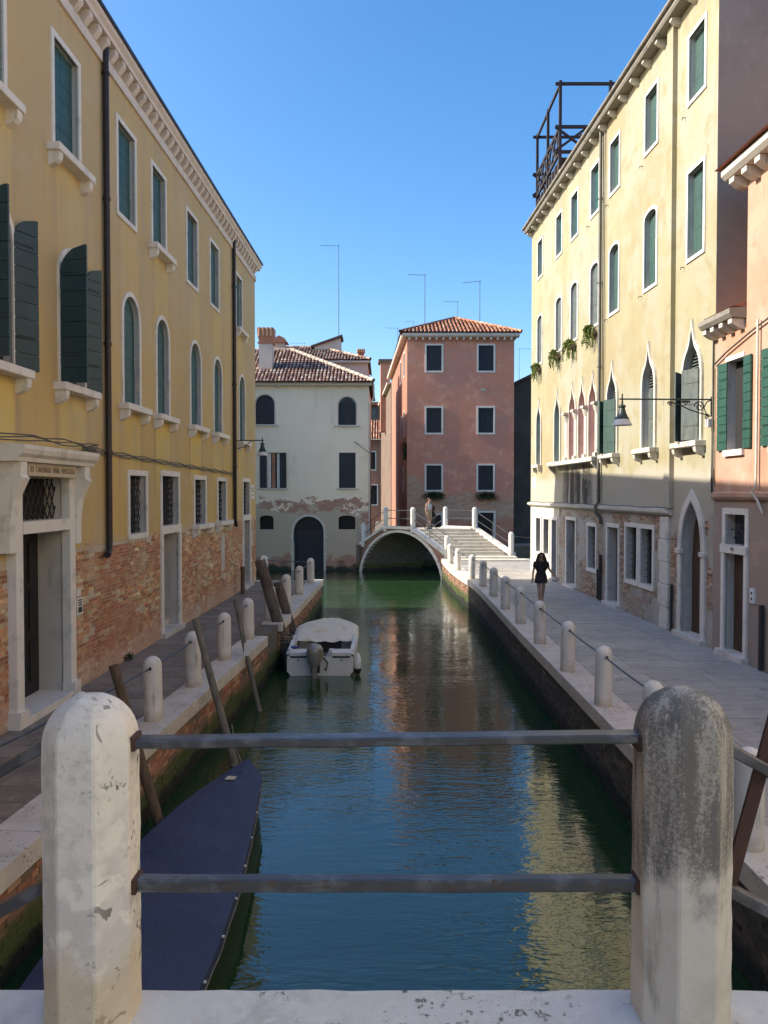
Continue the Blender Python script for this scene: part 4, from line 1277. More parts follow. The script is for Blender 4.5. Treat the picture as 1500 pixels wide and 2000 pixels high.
def flared_chimney(base, w, h, hc, label, mats=('pale_back', 'tile'), topf=1.45, group='roof chimneys'):
    t = thing('chimney', base, label, 'chimney', group)
    x, y, z = base; a = w / 2
    m = MB(); m.box(x - a, x + a, y - a, y + a, z - 1.2, z + h); m.build('shaft', M[mats[0]], t)
    m = MB()
    sq = lambda r, q: [(x - r, y - r, q), (x + r, y - r, q), (x + r, y + r, q), (x - r, y + r, q)]
    c = (.40, .16, .10)
    m.box(x - a * 1.15, x + a * 1.15, y - a * 1.15, y + a * 1.15, z + h, z + h + .1, col=c)
    m.grid([sq(a * .95, z + h + .1), sq(a * topf, z + h + hc * .6), sq(a * topf * 1.02, z + h + hc)], closed=True, col=(.48, .22, .13))
    m.poly(sq(a * topf * 1.02, z + h + hc), col=(.06, .04, .03))
    m.build('cap', M['tile'], t)
    m = MB()
    for k in range(4):
        xx = x - a * topf + a * topf * 2 * (k + .5) / 4
        m.tube([(xx, y - a * topf * 1.02, z + h + hc * .45), (xx, y - a * topf * 1.06, z + h + hc)], .07, 6, col=(.60, .34, .2))
    m.build('cap_tiles', M['tile'], t)
    return t


# ------------------------------------------------------------------ white water-gate house
YW = 46.0
WF = front(YW)
WB = thing('white_house', (-5, YW, -1.15), 'off-white plastered house with arched water gate at the end of the canal', 'building')
wops = [(-7.66, -6.55, 7.60, 9.36, 'a', .12), (-2.72, -1.68, 7.56, 9.24, 'a', .12), (-7.02, -6.24, 3.80, 5.92, 'r', .2), (-2.69, -1.70, 3.80, 5.92, 'r', .1),
        (-5.42, -3.62, -1.4, 2.10, 'a', .3), (-7.45, -6.62, 1.32, 2.16, 's', .22), (-2.72, -1.72, 1.32, 2.16, 's', .22)]
mb = MB(WF)
wall_front(mb, -12, -.92, -2, 9.95, wops)
mb.poly([(-.92, 0, -2), (-.92, -9, -2), (-.92, -9, 9.95), (-.92, 0, 9.95)])
mb.poly([(-12, 0, -2), (-12, -9, -2), (-12, -9, 9.95), (-12, 0, 9.95)])
mb.build('wall', [M['white_wall'], M['reveal']], WB, recalc=False)
for o in wops[:2]:
    w = window(WB, WF, *o[:5], fw=.07, proj=.015, depth=.12, smat='shutter_navy', fmat='pale_back', bottom=False, pitch=2)
    sill(w, WF, o[0] - .1, o[1] + .1, o[2], .1, .09, 0, 'weathered_stone', .14)
w = window(WB, WF, *wops[2][:5], fw=0, shut='open', smat='shutter_navy', depth=.2, angs=(172, 172), swid=.40)
cu_ = MB(WF); cu_.box(-7.0, -6.78, -.16, -.13, 3.82, 5.9); cu_.box(-6.42, -6.26, -.16, -.13, 3.82, 5.9); cu_.build('curtain', M['frame_stone'], w)
cu_ = MB(WF); cu_.box(-6.72, -6.52, -.17, -.14, 3.82, 5.9); cu_.build('curtain', M['side_red'], w)
sill(w, WF, -7.45, -5.85, 3.80, .1, .08, 0, 'weathered_stone', .1)
w = window(WB, WF, *wops[3][:5], fw=0, smat='shutter_navy', depth=.1, pitch=2.2)
sill(w, WF, -2.69, -1.70, 3.80, .1, .08, 0, 'weathered_stone', .14)
for o in wops[5:]:
    window(WB, WF, *o[:5], fw=.08, proj=.015, shut=None, gr=(.14, .010, False), depth=.22, fmat='white_wall', bottom=False, pane='interior')
d = MB(WF); L = outline('a', -5.41, -3.63, -1.4, 2.09)
d.prism([(a, -.28, b) for a, b in L], (0, .03, 0))
for k in range(6): d.box(-5.40 + k * .295, -5.40 + k * .295 + .285, -.25, -.22, -1.4, 1.12)
d = d.build('water_gate', M['shutter_navy'], WB)
g_ = MB(WF)
for k in range(1, 12):
    a = math.pi * k / 12; g_.tube([(-4.52, -.2, 1.2), (-4.52 - .86 * math.cos(a), -.2, 1.2 + .86 * math.sin(a))], .014, 4)
for r_ in (.3, .58): g_.tube([(-4.52 - r_ * math.cos(math.pi * k / 10), -.2, 1.2 + r_ * math.sin(math.pi * k / 10)) for k in range(11)], .014, 4)
g_.box(-5.4, -3.64, -.22, -.17, 1.12, 1.21); g_.build('fan_grille', M['iron'], d)
f = surround(WF, 'a', -5.42, -3.62, -1.4, 2.10, .14, .02); f.build('frame', M['weathered_stone'], d)
pb = MB(WF)
for z in (.85, -.2):
    for x0_ in (-5.6, -3.62): pb.box(x0_, x0_ + .18, -.02, .05, z, z + .12)
pb.build('jamb_block', M['istria'], d)
# eaves and roof
c = MB(WF); c.box(-12, -.70, -.02, .28, 9.90, 10.06); c.build('cornice', M['pale_back'], WB)
for x_ in (-8.2, -6.4, -5.0, -3.7, -2.6, -1.5):
    c = MB(WF); c.box(x_, x_ + .1, .0, .22, 9.80, 9.90); c.build('modillion', M['weathered_stone'], WB)
r_ = MB()
E0, E1, RI0, RI1 = (-12.3, 45.6, 10.06), (-.62, 45.6, 10.06), (-12.3, 50.2, 12.72), (-6.0, 50.2, 12.72)
r_.poly([E0, E1, RI1, RI0]); r_.poly([E1, (-.62, 55, 10.06), RI1]); r_.poly([RI0, RI1, (-.62, 55, 10.06), (-12.3, 55, 10.06)])
rf = r_.build('roof', M['tile_base'], WB, recalc=False)
ti = MB()
tiles(ti, (-10.5, 45.52, 10.05), (-.55, 45.52, 10.05), (0, 4.6, 2.66), lambda x: 5.31 * min(1, (9.95 - x) / 5.4), T_OLD)
ridge(ti, (-.62, 45.6, 10.16), (-6.0, 50.2, 12.82), [(.52, .42, .33), (.58, .48, .38)], .13)
ridge(ti, (-6.0, 50.2, 12.80), (-11, 50.2, 12.80), T_OLD)
ti.build('roof_tiles', M['tile'], rf, kind='stuff', smooth=60)
c = MB(WF); c.tube([(-.62, .3, 9.98), (-.6, .1, 9.2), (-.88, .05, 8.7), (-.88, .05, 1)], .05, 6); c.build('downpipe', M['pale_back'], WB)
c = MB(WF); c.tube([(-1.75, .1, 6.55), (-.85, .9, 5.85)], .03, 5); c.build('slanted_bar', M['iron'], WB)  # thin dark bar slanting out from the wall
flared_chimney((-7.25, 47.6, 11.2), .82, 1.45, .95, 'white chimney with flared brick cap at the left end of the old tiled roof', topf=1.2)
t = thing('chimney', (-6.85, 50.9, 12.6), 'low white chimney under a small tiled hood behind the flared chimney', 'chimney', 'roof chimneys')
m = MB(); m.box(-7.2, -6.5, 50.6, 51.2, 11.5, 13.35); m.build('shaft', M['pale_back'], t)
m = MB(); m.prism([(-7.4, 50.4, 13.35), (-6.3, 50.4, 13.35), (-6.5, 50.4, 13.62), (-6.85, 50.4, 13.80), (-7.2, 50.4, 13.62)], (0, 1, 0), col=(.36, .17, .11)); m.build('cap', M['tile'], t)

# house behind with upper roof
BB = thing('rear_house', (-5, 54, 0), 'pale pink upper storey with tiled roof rising behind the white house', 'building')
m = MB(front(54)); wall_front(m, -12, -1.15, 0, 12.7, [(-2.75, -2.15, 11.55, 12.15, 'r', .15)])
m.poly([(-1.15, 0, 0), (-1.15, -7, 0), (-1.15, -7, 12.7), (-1.15, 0, 12.7)])
m.build('wall', [M['pale_back'], M['reveal']], BB, recalc=False)
window(BB, front(54), -2.75, -2.15, 11.55, 12.15, fw=0, shut=None, depth=.15)
r_ = MB(); r_.poly([(-12, 53.7, 12.75), (-.95, 53.7, 12.75), (-4.7, 57.2, 14.2), (-12, 57.2, 14.2)]); r_.poly([(-.95, 53.7, 12.75), (-.95, 61, 12.75), (-4.7, 57.2, 14.2)])
rf = r_.build('roof', M['tile_base'], BB, recalc=False)
c = MB(front(54)); c.box(-12, -1.0, -.02, .28, 12.6, 12.73); c.build('cornice', M['weathered_stone'], BB)
ti = MB(); tiles(ti, (-9, 53.62, 12.74), (-.9, 53.62, 12.74), (0, 3.5, 1.45), lambda x: 3.79 * min(1, (8.1 - x) / 3.75), T_OLD)
ridge(ti, (-.95, 53.7, 12.84), (-4.7, 57.2, 14.3), T_OLD); ridge(ti, (-4.7, 57.2, 14.3), (-9, 57.2, 14.3), T_OLD)
ti.build('roof_tiles', M['tile'], rf, kind='stuff', smooth=60)
m = MB(front(56.5)); m.prism([(-5.1, 0, 13.2), (-3.2, 0, 13.2), (-3.2, 0, 14.85), (-5.1, 0, 14.2)], (0, -1.6, 0)); dm = m.build('dormer', M['pale_back'], BB)
m = MB(front(56.5)); m.prism([(-5.35, .15, 14.12), (-3.05, .15, 14.90), (-3.05, .15, 15.08), (-5.35, .15, 14.28)], (0, -1.9, 0)); m.build('dormer_roof', M['tile_base'], dm)
flared_chimney((-1.65, 55.2, 12.7), .36, .6, .45, 'small flared brick chimney at the right end of the rear roof', topf=1.6)
antenna((-3.35, 57.2, 14.9), 6.9, -1.3, 'tallest thin mast antenna above the dormer of the rear house')
antenna((-6.0, 58, 13.9), .9, -.95, 'faint low antenna behind the old tiled roof', r=.014)

# ------------------------------------------------------------------ red house
YR = 49.0
FR_ = front(YR)
RH = thing('red_house', (5, YR, 0), 'three storey brick red house with dark shutters behind the far bridge', 'building')
rops = []
for z0, z1 in ((11.27, 12.87), (7.34, 8.92), (3.70, 5.26)):
    for a in (2.70, 6.0): rops.append((a, a + .96, z0, z1, 'r', .14))
rops += [(5.98, 7.0, .3, 2.25, 'r', .2), (2.95, 3.65, .3, 2.1, 'r', .2)]
m = MB(FR_); wall_front(m, 1.47, 8.27, -2, 13.35, rops)
m.poly([(8.27, 0, -2), (8.27, -18, -2), (8.27, -18, 13.35), (8.27, 0, 13.35)])
m.build('wall', [M['red_wall'], M['reveal']], RH, recalc=False)
def SF(u, w, z): return (1.47 - .045 * (u - YR) - w, u, z)            # side along the alley
m = MB(SF)
sops = [(51.0, 51.9, 11.3, 12.8, 'r', .14), (54.5, 55.4, 11.3, 12.8, 'r', .14), (51.0, 51.9, 7.3, 8.9, 'r', .14), (54.5, 55.4, 7.3, 8.9, 'r', .14), (52.0, 52.9, 3.6, 5.2, 'r', .14)]
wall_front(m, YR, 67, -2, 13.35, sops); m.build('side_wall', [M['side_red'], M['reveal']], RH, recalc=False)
for o in sops: window(RH, SF, *o[:5], fw=.09, depth=.12, smat='shutter_navy', pitch=2)
for o in rops[:6]: window(RH, FR_, *o[:5], fw=.11, proj=.03, depth=.12, smat='shutter_navy', pitch=2)
gdoor(RH, FR_, rops[6], M['door_dark'], .12, .18, step=False); gdoor(RH, FR_, rops[7], M['door_dark'], .12, .18, step=False)
c = MB(FR_); c.box(6.15, 6.45, -.01, .02, 10.0, 10.15); c.build('wall_plaque', M['plaque'], RH)
c = MB(FR_); c.prism([(1.15, w_, z) for w_, z in ((-.02, 13.35), (.34, 13.37), (.40, 13.44), (.40, 13.58), (-.02, 13.6))], (7.4, 0, 0)); c.build('cornice', M['cornice'], RH)
for k in range(16):
    c = MB(FR_); c.box(1.55 + k * .43, 1.66 + k * .43, 0, .3, 13.18, 13.35); c.build('modillion', M['cornice'], RH)
c = MB(SF); c.prism([(49.0, w_, z) for w_, z in ((-.02, 13.35), (.34, 13.37), (.40, 13.44), (.40, 13.58), (-.02, 13.6))], (18, 0, 0)); c.build('cornice', M['cornice'], RH)
r_ = MB(); r_.poly([(1.0, 48.55, 13.6), (8.65, 48.55, 13.6), (4.8, 52.6, 15.35)]); r_.poly([(1.0, 48.55, 13.6), (4.8, 52.6, 15.35), (4.3, 62, 15.35), (.3, 67, 13.6)]); r_.poly([(8.65, 48.55, 13.6), (8.65, 67, 13.6), (4.3, 62, 15.35), (4.8, 52.6, 15.35)])
rf = r_.build('roof', M['tile_base'], RH, recalc=False)
ti = MB(); tiles(ti, (1.0, 48.5, 13.6), (8.65, 48.5, 13.6), (0, 4.05, 1.75), lambda x: 4.41 * min(x / 3.8, (7.65 - x) / 3.85), T_NEW, pitch=.25)
ridge(ti, (1.0, 48.55, 13.68), (4.8, 52.6, 15.43), [(.22, .12, .09)], .1); ridge(ti, (8.65, 48.55, 13.68), (4.8, 52.6, 15.43), T_NEW, .1)
ti.build('roof_tiles', M['tile'], rf, kind='stuff', smooth=60)
antenna((2.75, 52, 14.2), 4.0, -1.1, 'antenna mast rising from the left slope of the red house roof')
antenna((6.45, 52, 14.6), 3.2, -1.15, 'antenna mast with drooping boom on the right slope of the red roof', arm_z=-.15)
antenna((5.15, 54, 15.2), 1.7, -1.0, 'short antenna behind the peak of the red roof', r=.016)
antenna((1.0, 56, 13.4), 2.1, -.85, 'antenna over the eaves of the alley side of the red house', r=.016)
antenna((2.2, 58, 14.8), 1.6, -.55, 'smallest antenna between the two masts left of the red roof', r=.014)
antenna((9.9, 56.5, 11.6), 2.5, 1.0, 'thin antenna beside the right wall of the red house', r=.014)
t = thing('satellite_dish', (6.9, 51.2, 14.6), 'small pale satellite dish on the right slope of the red roof', 'dish')
m = MB(); m.lathe(6.9, 51.2, [(.02, 14.42), (.14, 14.46), (.26, 14.55), (.32, 14.64)], 14); m.build('dish', M['frame_stone'], t, smooth=60)
m = MB(); m.tube([(6.9, 51.2, 14.44), (6.9, 51.2, 14.0)], .03, 6); m.build('mount', M['iron'], t)

# houses along and at the end of the alley
A1 = thing('alley_house', (0, 70, 0), 'narrow shaded house with a sunlit cream strip beyond the red house in the alley', 'building')
def SF2(u, w, z): return (.62 - .055 * (u - 67) - w, u, z)
m = MB(SF2); wall_front(m, 67.05, 84, -2, 13.0, []); m.poly([(67.05, 0, -2), (67.05, -6, -2), (67.05, -6, 15.5), (67.05, -2.2, 15.5), (67.05, 0, 13.0)]); m.build('wall', [M['calle_wall'], M['reveal']], A1, recalc=False)
m = MB(SF2); m.box(67.1, 84, -6, .35, 13.0, 13.15); m.build('cornice', M['cornice'], A1)
m = MB(SF2); m.box(75, 76.4, -.4, .5, 9.5, 16.2); m.build('chimney_stack', M['side_red'], A1)
m = MB(SF2); m.box(74.8, 76.6, -.6, .7, 16.2, 16.5); m.build('chimney_cap', M['dark_wall'], A1)
A2 = thing('end_house', (-1, 88, 0), 'dark red house with tiled roof closing the alley', 'building')
AF = front(88)
m = MB(AF); aops = [(-1.7, -1.0, 6.2, 8.2, 'r', .15), (-1.55, -.8, 2.2, 4.4, 'r', .15)]
wall_front(m, -6, 4, -2, 9.6, aops); m.build('wall', [M['side_red'], M['reveal']], A2, recalc=False)
for o in aops: window(A2, AF, *o[:5], fw=.12, shut=None, depth=.14)
r_ = MB(); r_.poly([(-6, 87.6, 9.6), (4, 87.6, 9.6), (4, 92, 12.2), (-6, 92, 12.2)]); rf = r_.build('roof', M['tile_base'], A2, recalc=False)
ti = MB(); tiles(ti, (-4, 87.5, 9.6), (3, 87.5, 9.6), (0, 4.4, 2.6), lambda x: 5.0, T_NEW, pitch=.3, tl=.6); ti.build('roof_tiles', M['tile'], rf, kind='stuff', smooth=60)
m = MB(front(92)); m.box(-3, 3, -5, 0, 11, 14.0); up_ = m.build('upper_wall', M['dark_wall'], A2)
m = MB(front(92)); m.box(-2.0, -.9, 0, .04, 12.1, 13.6); m.build('window', M['glass'], A2)
m = MB(front(92)); m.box(-3.3, 3.3, -5.3, .4, 14.0, 14.35); m.build('upper_roof', M['roof_flat'], A2)
# dark house right of the red house
DH = thing('dark_house', (13, 58, 0), 'dark brown house in shade between the red house and the yellow palazzo', 'building')
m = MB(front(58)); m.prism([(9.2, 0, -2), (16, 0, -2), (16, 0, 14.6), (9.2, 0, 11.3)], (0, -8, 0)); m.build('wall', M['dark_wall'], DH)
m = MB(front(58)); m.prism([(8.9, .3, 11.2), (16, .3, 14.65), (16, .3, 14.85), (8.9, .3, 11.4)], (0, -8.4, 0)); m.build('roof', M['tile_base'], DH)
# far bank
m = MB(); m.box(-.90, 1.6, 46.6, 90, -3, .28); m.box(1.6, 30, 46.9, 49.6, -3, .26)
m.build('far_bank', M['quay_core'])['kind'] = 'structure'

# house across the side canal: out of view behind the palazzo, its shade falls on the far bridge
SH = thing('side_canal_house', (-17, 48, 0), 'tan plastered house across the side canal behind the ochre palazzo', 'building')
m = MB(); m.box(-22, -12.4, 40.6, 60, -2, 11.3); m.build('wall', M['calle_wall'], SH)
m = MB(); m.prism([(-22.3, 40.3, 11.3), (-12.1, 40.3, 11.3), (-17.2, 40.3, 13.2)], (0, 20, 0)); m.build('roof', M['roof_flat'], SH)

# ------------------------------------------------------------------ far bridge
FB = thing('stone_bridge', (2, 43, -1.15), 'small arched bridge of brick and white stone crossing the far end of the canal', 'bridge')
bd = Vector((-.705, .709)); bo_ = Vector((3.3, 41.0)); BD = Vector((3.55, .32))
def BP(s, t, z):       # s along the bridge, t across (0 near face, 1 far face)
    p = bo_ + bd * s + BD * t
    return (p.x, p.y, z)
def deck(s):
    if s < 0: return 0.0
    if s < 2.45: return 1.5 * s / 2.45
    if s < 4.6: return 1.5
    return 1.5 - 1.1 * (s - 4.6) / 1.9
S0, S1, SC, SR_ = .22, 6.55, 3.4, 3.16
def intr(s):
    q = (s - SC) / SR_
    return -1.35 if abs(q) >= 1 else -1.35 + 2.62 * math.sqrt(max(0, 1 - q * q)) ** 1.15
ss = sorted(set([-.25, 0, 2.45, 4.6, 6.5, 6.8] + [S0 + (S1 - S0) * k / 36 for k in range(37)]))
for t_, nm in ((0, 'near_face'), (1, 'far_face')):
    m = MB(BP)
    m.strip([(s, t_, max(intr(s), -1.6)) for s in ss], [(s, t_, max(deck(s) - .02, intr(s) + .1)) for s in ss])
    m.build('spandrel_wall', M['red_bridge'] if 'red_bridge' in M else M['red_wall'], FB, recalc=False)
m = MB(BP); m.grid([[(s, t_, intr(s) + .0) for s in ss if S0 <= s <= S1] for t_ in (0, .25, .5, .75, 1)]); m.build('vault', M['quay_core'], FB, recalc=False)
m = MB(BP); m.strip([(s, 0.0, deck(s) - .04) for s in ss], [(s, 1.0, deck(s) - .04) for s in ss]); m.build('deck', M['step'], FB, recalc=False)
# abutments
m = MB(BP); m.prism([(-.3, 0, -2), (.24, 0, -2), (.24, 0, .0), (-.3, 0, .0)], (0, 1, 0)); m.build('abutment', M['quay_core'], FB)
# voussoirs
nv = 19
for k in range(nv):
    a0 = math.pi * (k + .03) / nv; a1 = math.pi * (k + .97) / nv
    pts_i = []; pts_o = []
    for j in range(3):
        a = a0 + (a1 - a0) * j / 2
        si = SC + SR_ * math.cos(a); pts_i.append((si, intr(si)))
        pts_o.append((SC + (SR_ + .14) * math.cos(a), intr(si) + .14 * (.25 + .75 * math.sin(a))))
    m = MB(BP); loop = [(s, -.018, z) for s, z in pts_i] + [(s, -.018, z) for s, z in pts_o[::-1]]
    m.prism(loop, (0, .06, 0)); m.build('voussoir', M['istria'], FB)
# steps
n = 9
for k in range(n):
    s0 = 2.45 * k / n; z1 = 1.5 * (k + 1) / n
    m = MB(BP); m.prism([(s0, .04, z1 - .24), (s0 + .30, .04, z1 - .24), (s0 + .30, .04, z1), (s0, .04, z1)], (0, .92, 0)); m.build('step', M['step'], FB, bevel=.012)
for k in range(6):
    s0 = 4.6 + 1.9 * k / 6; z0 = 1.5 - 1.1 * (k + .5) / 6
    m = MB(BP); m.prism([(s0, .04, z0 - .24), (s0 + 1.9 / 6, .04, z0 - .24), (s0 + 1.9 / 6, .04, z0), (s0, .04, z0)], (0, .92, 0)); m.build('step', M['step'], FB)
m = MB(BP); m.prism([(2.46, .03, 1.36), (4.6, .03, 1.36), (4.6, .03, 1.505), (2.46, .03, 1.505)], (0, .94, 0)); m.build('landing', M['step'], FB)
m = MB(); m.box(3.7, 7.0, 40.2, 41.05, -.05, .15); m.box(3.7, 7.4, 39.3, 40.2, -.05, .075); m.build('step', M['step'], FB, bevel=.01)
m = MB(BP); m.prism([(6.5, .0, -2), (7.6, .0, -2), (7.6, 0, .4), (6.5, 0, .4)], (0, 1, 0)); m.build('landing', M['quay_core'], FB)
# copings
def coping(t0, t1, segs):
    for (sa, za), (sb, zb) in zip(segs[:-1], segs[1:]):
        nseg = max(1, round(abs(sb - sa) / 1.0))
        for k in range(nseg):
            f0 = k / nseg; f1 = (k + 1) / nseg - .006
            a, b = sa + (sb - sa) * f0, sa + (sb - sa) * f1; p, q = za + (zb - za) * f0, za + (zb - za) * f1
            m = MB(BP); m.prism([(a, t0, p - .16), (b, t0, q - .16), (b, t0, q), (a, t0, p)], (0, t1 - t0, 0)); m.build('coping_stone', M['istria'], FB)
PROF = [(-.15, .30), (2.45, 1.62), (4.6, 1.62), (6.6, .55)]
coping(-.035, .055, PROF); coping(.945, 1.035, PROF)
def bpost(s, t, z0, h=1.05):
    x, y, _ = BP(s, t, 0)
    m = MB(); m.lathe(x, y, [(.15, z0 - .3), (.15, z0 + h - .16), (.135, z0 + h - .08), (.09, z0 + h - .02), (.0, z0 + h)], 8, rot=math.pi / 8)
    return m.build('post', M['bollard'], FB, smooth=30)
PA = [(-.05, .3), (2.45, 1.6), (4.6, 1.6), (6.45, .62)]
for s, z in PA: bpost(s, .01, z, 1.12 if s > 0 else .95)
for s, z in PA[:3]: bpost(s, .99, z, 1.12)
for t_ in (.01, .99):
    for (sa, za), (sb, zb) in zip(PA[:-1], PA[1:]):
        for h in (.92, .46):
            m = MB(BP); m.tube([(sa, t_, za + h), (sb, t_, zb + h)], .022, 6); m.build('rail', M['rail'], FB)
        m = MB(BP); sm, zm = (sa + sb) / 2, (za + zb) / 2; m.tube([(sm, t_, zm), (sm, t_, zm + .92)], .018, 6); m.build('baluster', M['rail'], FB)
m = MB(); 
for z in (.95, .5): m.tube([(6.9, 41.5, z + .2), (9.6, 41.9, z)], .022, 6)
m.build('rail', M['rail'], FB)

# ------------------------------------------------------------------ bridge the photograph is taken from
NB = thing('near_bridge', (0, 1, 0), 'white stone coping and deck of the bridge in the foreground', 'bridge')
prof = [(-4.4, .05), (-1.2, 1.95), (1.2, 1.95), (4.4, .05)]
for (xa, za), (xb, zb) in zip(prof[:-1], prof[1:]):
    k_ = 1 if za == zb else 3
    for k in range(k_):
        f0, f1 = k / k_, (k + 1) / k_ - .003
        m = MB(); rows = []
        nx_ = 24; ys = [2.08, 2.09, 2.2, 2.30, 2.358, 2.37]
        for i in range(nx_ + 1):
            f = f0 + (f1 - f0) * i / nx_; x = xa + (xb - xa) * f; z = za + (zb - za) * f
            jy = noise.noise(Vector((x * 7, 1, 3))) * .010 + noise.noise(Vector((x * 23, 4, 3))) * .005
            row = [(x, 2.08, z - .2)]
            for y in ys: row.append((x, y + (jy if y > 2.3 else 0), z + (-.02 if y in (2.08, 2.37) else 0) + noise.noise(Vector((x * 9, y * 9, 2))) * .003))
            row.append((x, 2.37 + jy, z - .2)); rows.append(row)
        m.grid(rows); m.poly(rows[0]); m.poly(rows[-1]); m.build('coping_stone', M['near_coping'], NB, smooth=50)
m = MB(); m.prism([(-1.2, -1.6, 1.85), (1.2, -1.6, 1.85), (1.2, -1.6, 1.5), (0, -1.6, 1.62), (-1.2, -1.6, 1.5)], (0, 3.68, 0)); m.build('deck', M['step'], NB)
for sg in (-1, 1):
    for k in range(11):
        xa = sg * (1.2 + k * .29); xb = sg * (1.2 + (k + 1) * .29 - .004); z = 1.85 - (k + 1) * .165
        m = MB(); m.box(min(xa, xb), max(xa, xb), -1.6, 2.075, z - .45, z); m.build('step', M['step'], NB)
m = MB()
ar = [(3.4 * math.cos(math.pi * k / 20), -1.4 + 2.7 * math.sin(math.pi * k / 20)) for k in range(21)]
tp = [(x * 1.28, max(-1.4, min(1.78, 2.42 - abs(x) * .59))) for x, z in ar]
for y in (-1.6, 2.1):
    m.strip([(x, y, z) for x, z in ar], [(x, y, max(z, q)) for (x, z), (_, q) in zip(ar, tp)])
m.strip([(x, -1.6, z) for x, z in ar], [(x, 2.1, z) for x, z in ar]); m.build('arch', M['quay_core'], NB, recalc=False)


def oct_post(name, x, y, z0, z1, w, mat, label, cat, group, jit=.0035):
    t = thing(name, (x, y, z0), label, cat, group)
    rc = (w / 2) / math.cos(math.pi / 8)
    angs = []
    for k in range(8):
        a = math.pi / 8 + k * math.pi / 4
        angs += [a - .035, a + .035]
    H = z1 - z0; dome = w * .62
    prof = [(rc * 1.0, z0 - .3 + (H + .3 - dome) * k / 22) for k in range(23)]
    for k in range(1, 13):
        a = math.pi / 2 * k / 12
        prof.append((rc * math.cos(a) ** .8 if k < 12 else .004, z1 - dome + dome * math.sin(a) ** 1.0))
    m = MB(); m.lathe(x, y, prof, angs=angs, jit=(jit, 14)); m.build('shaft', mat, t, smooth=19)
    return t
oct_post('stone_post', -.868, 2.26, 1.95, 2.905, .252, M['post_left'], 'whitewashed octagonal stone post with flaked grey spots in the left foreground', 'stone post', 'foreground bridge posts')
oct_post('stone_post', .884, 2.26, 1.95, 2.925, .258, M['post_right'], 'octagonal stone post with dark lichen on its upper half in the right foreground', 'stone post', 'foreground bridge posts')
oct_post('stone_post', -2.75, 2.26, .95, 1.95, .292, M['post_left'], 'lower stone post where the left flight of the foreground bridge descends', 'stone post', 'foreground bridge posts')
oct_post('stone_post', 2.75, 2.26, .95, 1.95, .292, M['post_right'], 'lower stone post where the right flight of the foreground bridge descends', 'stone post', 'foreground bridge posts')
IR = thing('iron_railing', (0, 2.26, 1.95), 'worn iron railing bars between the two foreground stone posts', 'railing')


def near_rail(pts, w, h, mat, name='rail', nseg=30):
    a, b = Vector(pts[0]), Vector(pts[1]); m = MB(); rows = []
    for i in range(nseg + 1):
        p = a + (b - a) * i / nseg
        j = noise.noise(Vector((p.x * 4, 1, p.z))) * .003; k = noise.noise(Vector((p.x * 14, 5, p.z))) * .0018
        c = .005
        rows.append([(p.x, p.y + y * w / 2 + k, p.z + z * h / 2 + j) for y, z in ((-1, -1 + c / h * 2), (-1 + c / w * 2, -1), (1 - c / w * 2, -1), (1, -1 + c / h * 2), (1, 1 - c / h * 2), (1 - c / w * 2, 1), (-1 + c / w * 2, 1), (-1, 1 - c / h * 2))])
    m.grid(rows, closed=True); m.poly(rows[0]); m.poly(rows[-1])
    return m.build(name, mat, IR, smooth=35)
near_rail([(-.755, 2.26, 2.762), (.772, 2.26, 2.778)], .060, .027, M['rail'])
near_rail([(-.755, 2.26, 2.338), (.772, 2.26, 2.338)], .042, .040, M['rail'])
for sg in (-1, 1):
    x0_ = sg * 1.0
    near_rail([(x0_, 2.26, 2.755), (sg * 2.7, 2.26, 1.80)], .055, .038, M['rail'])
    near_rail([(x0_, 2.26, 2.335), (sg * 2.7, 2.26, 1.40)], .042, .040, M['rail'])
m = MB(); m.bar((1.035, 2.285, 2.30), (1.205, 2.285, 2.96), .012, .040, up=(1, 0, .3)); m.build('brace', M['rust'], IR)
for x_ in (-.735, .752):
    for z_ in (2.765, 2.341):
        m = MB(); m.box(x_ - .008, x_ + .006, 2.226, 2.294, z_ - .021, z_ + .021); m.build('collar', M['rust'], IR)

# ------------------------------------------------------------------ bollards along the quays
def make_bollard(loc, label, group, r=.14, h=1.0):
    t = thing('bollard', loc, label, 'bollard', group)
    x, y, z = loc
    prof = [(r * 1.02, z - .03), (r, z + .05), (r, z + h * .45), (r * .99, z + h - r * 1.05)] + [(r * .99 * math.cos(a), z + h - r * 1.05 + r * 1.05 * math.sin(a)) for a in (R(15), R(30), R(45), R(60), R(75))] + [(.003, z + h)]
    m = MB(); m.lathe(x, y, prof, 12, rot=.2, jit=(.004, 6)); m.build('shaft', M['bollard'], t, smooth=38)
    m = MB(); m.tube([(x, y - r - .012, z + .83), (x, y + r + .012, z + .83)], .026, 8); m.build('rail_socket', M['iron'], t)
    return t
RBOL = [(3.6, 7.5), (3.6, 10.2), (3.6, 12.55), (3.6, 15.0), (3.63, 17.8), (3.66, 20.5), (3.66, 23.1), (3.70, 25.9), (3.70, 28.7), (3.58, 31.2), (3.36, 34.7), (3.30, 38.0)]
RLAB = ['white stone bollard right of the right foreground post', 'white stone bollard peeking over the top of the right foreground post', 'largest fully visible white bollard on the right quay', 'second white bollard from the front left of the right foreground post',
        'white bollard right in front of the walking woman', 'white bollard on the right quay just left of the walking woman', 'seventh white bollard along the right quay from the foreground', 'eighth white bollard along the right quay from the foreground',
        'last shaded white bollard before the sunlit end of the right quay', 'first sunlit white bollard where the right quay bends', 'second sunlit white bollard near the far bridge steps', 'last sunlit white bollard beside the far bridge post']
b0 = make_bollard((RBOL[0][0], RBOL[0][1], 0), RLAB[0], 'bollards along the quays')
for p, l in zip(RBOL[1:], RLAB[1:]): copy_tree(b0, (p[0], p[1], 0), l).rotation_euler = (random.uniform(-.022, .022), random.uniform(-.022, .022), random.uniform(-.08, .08))
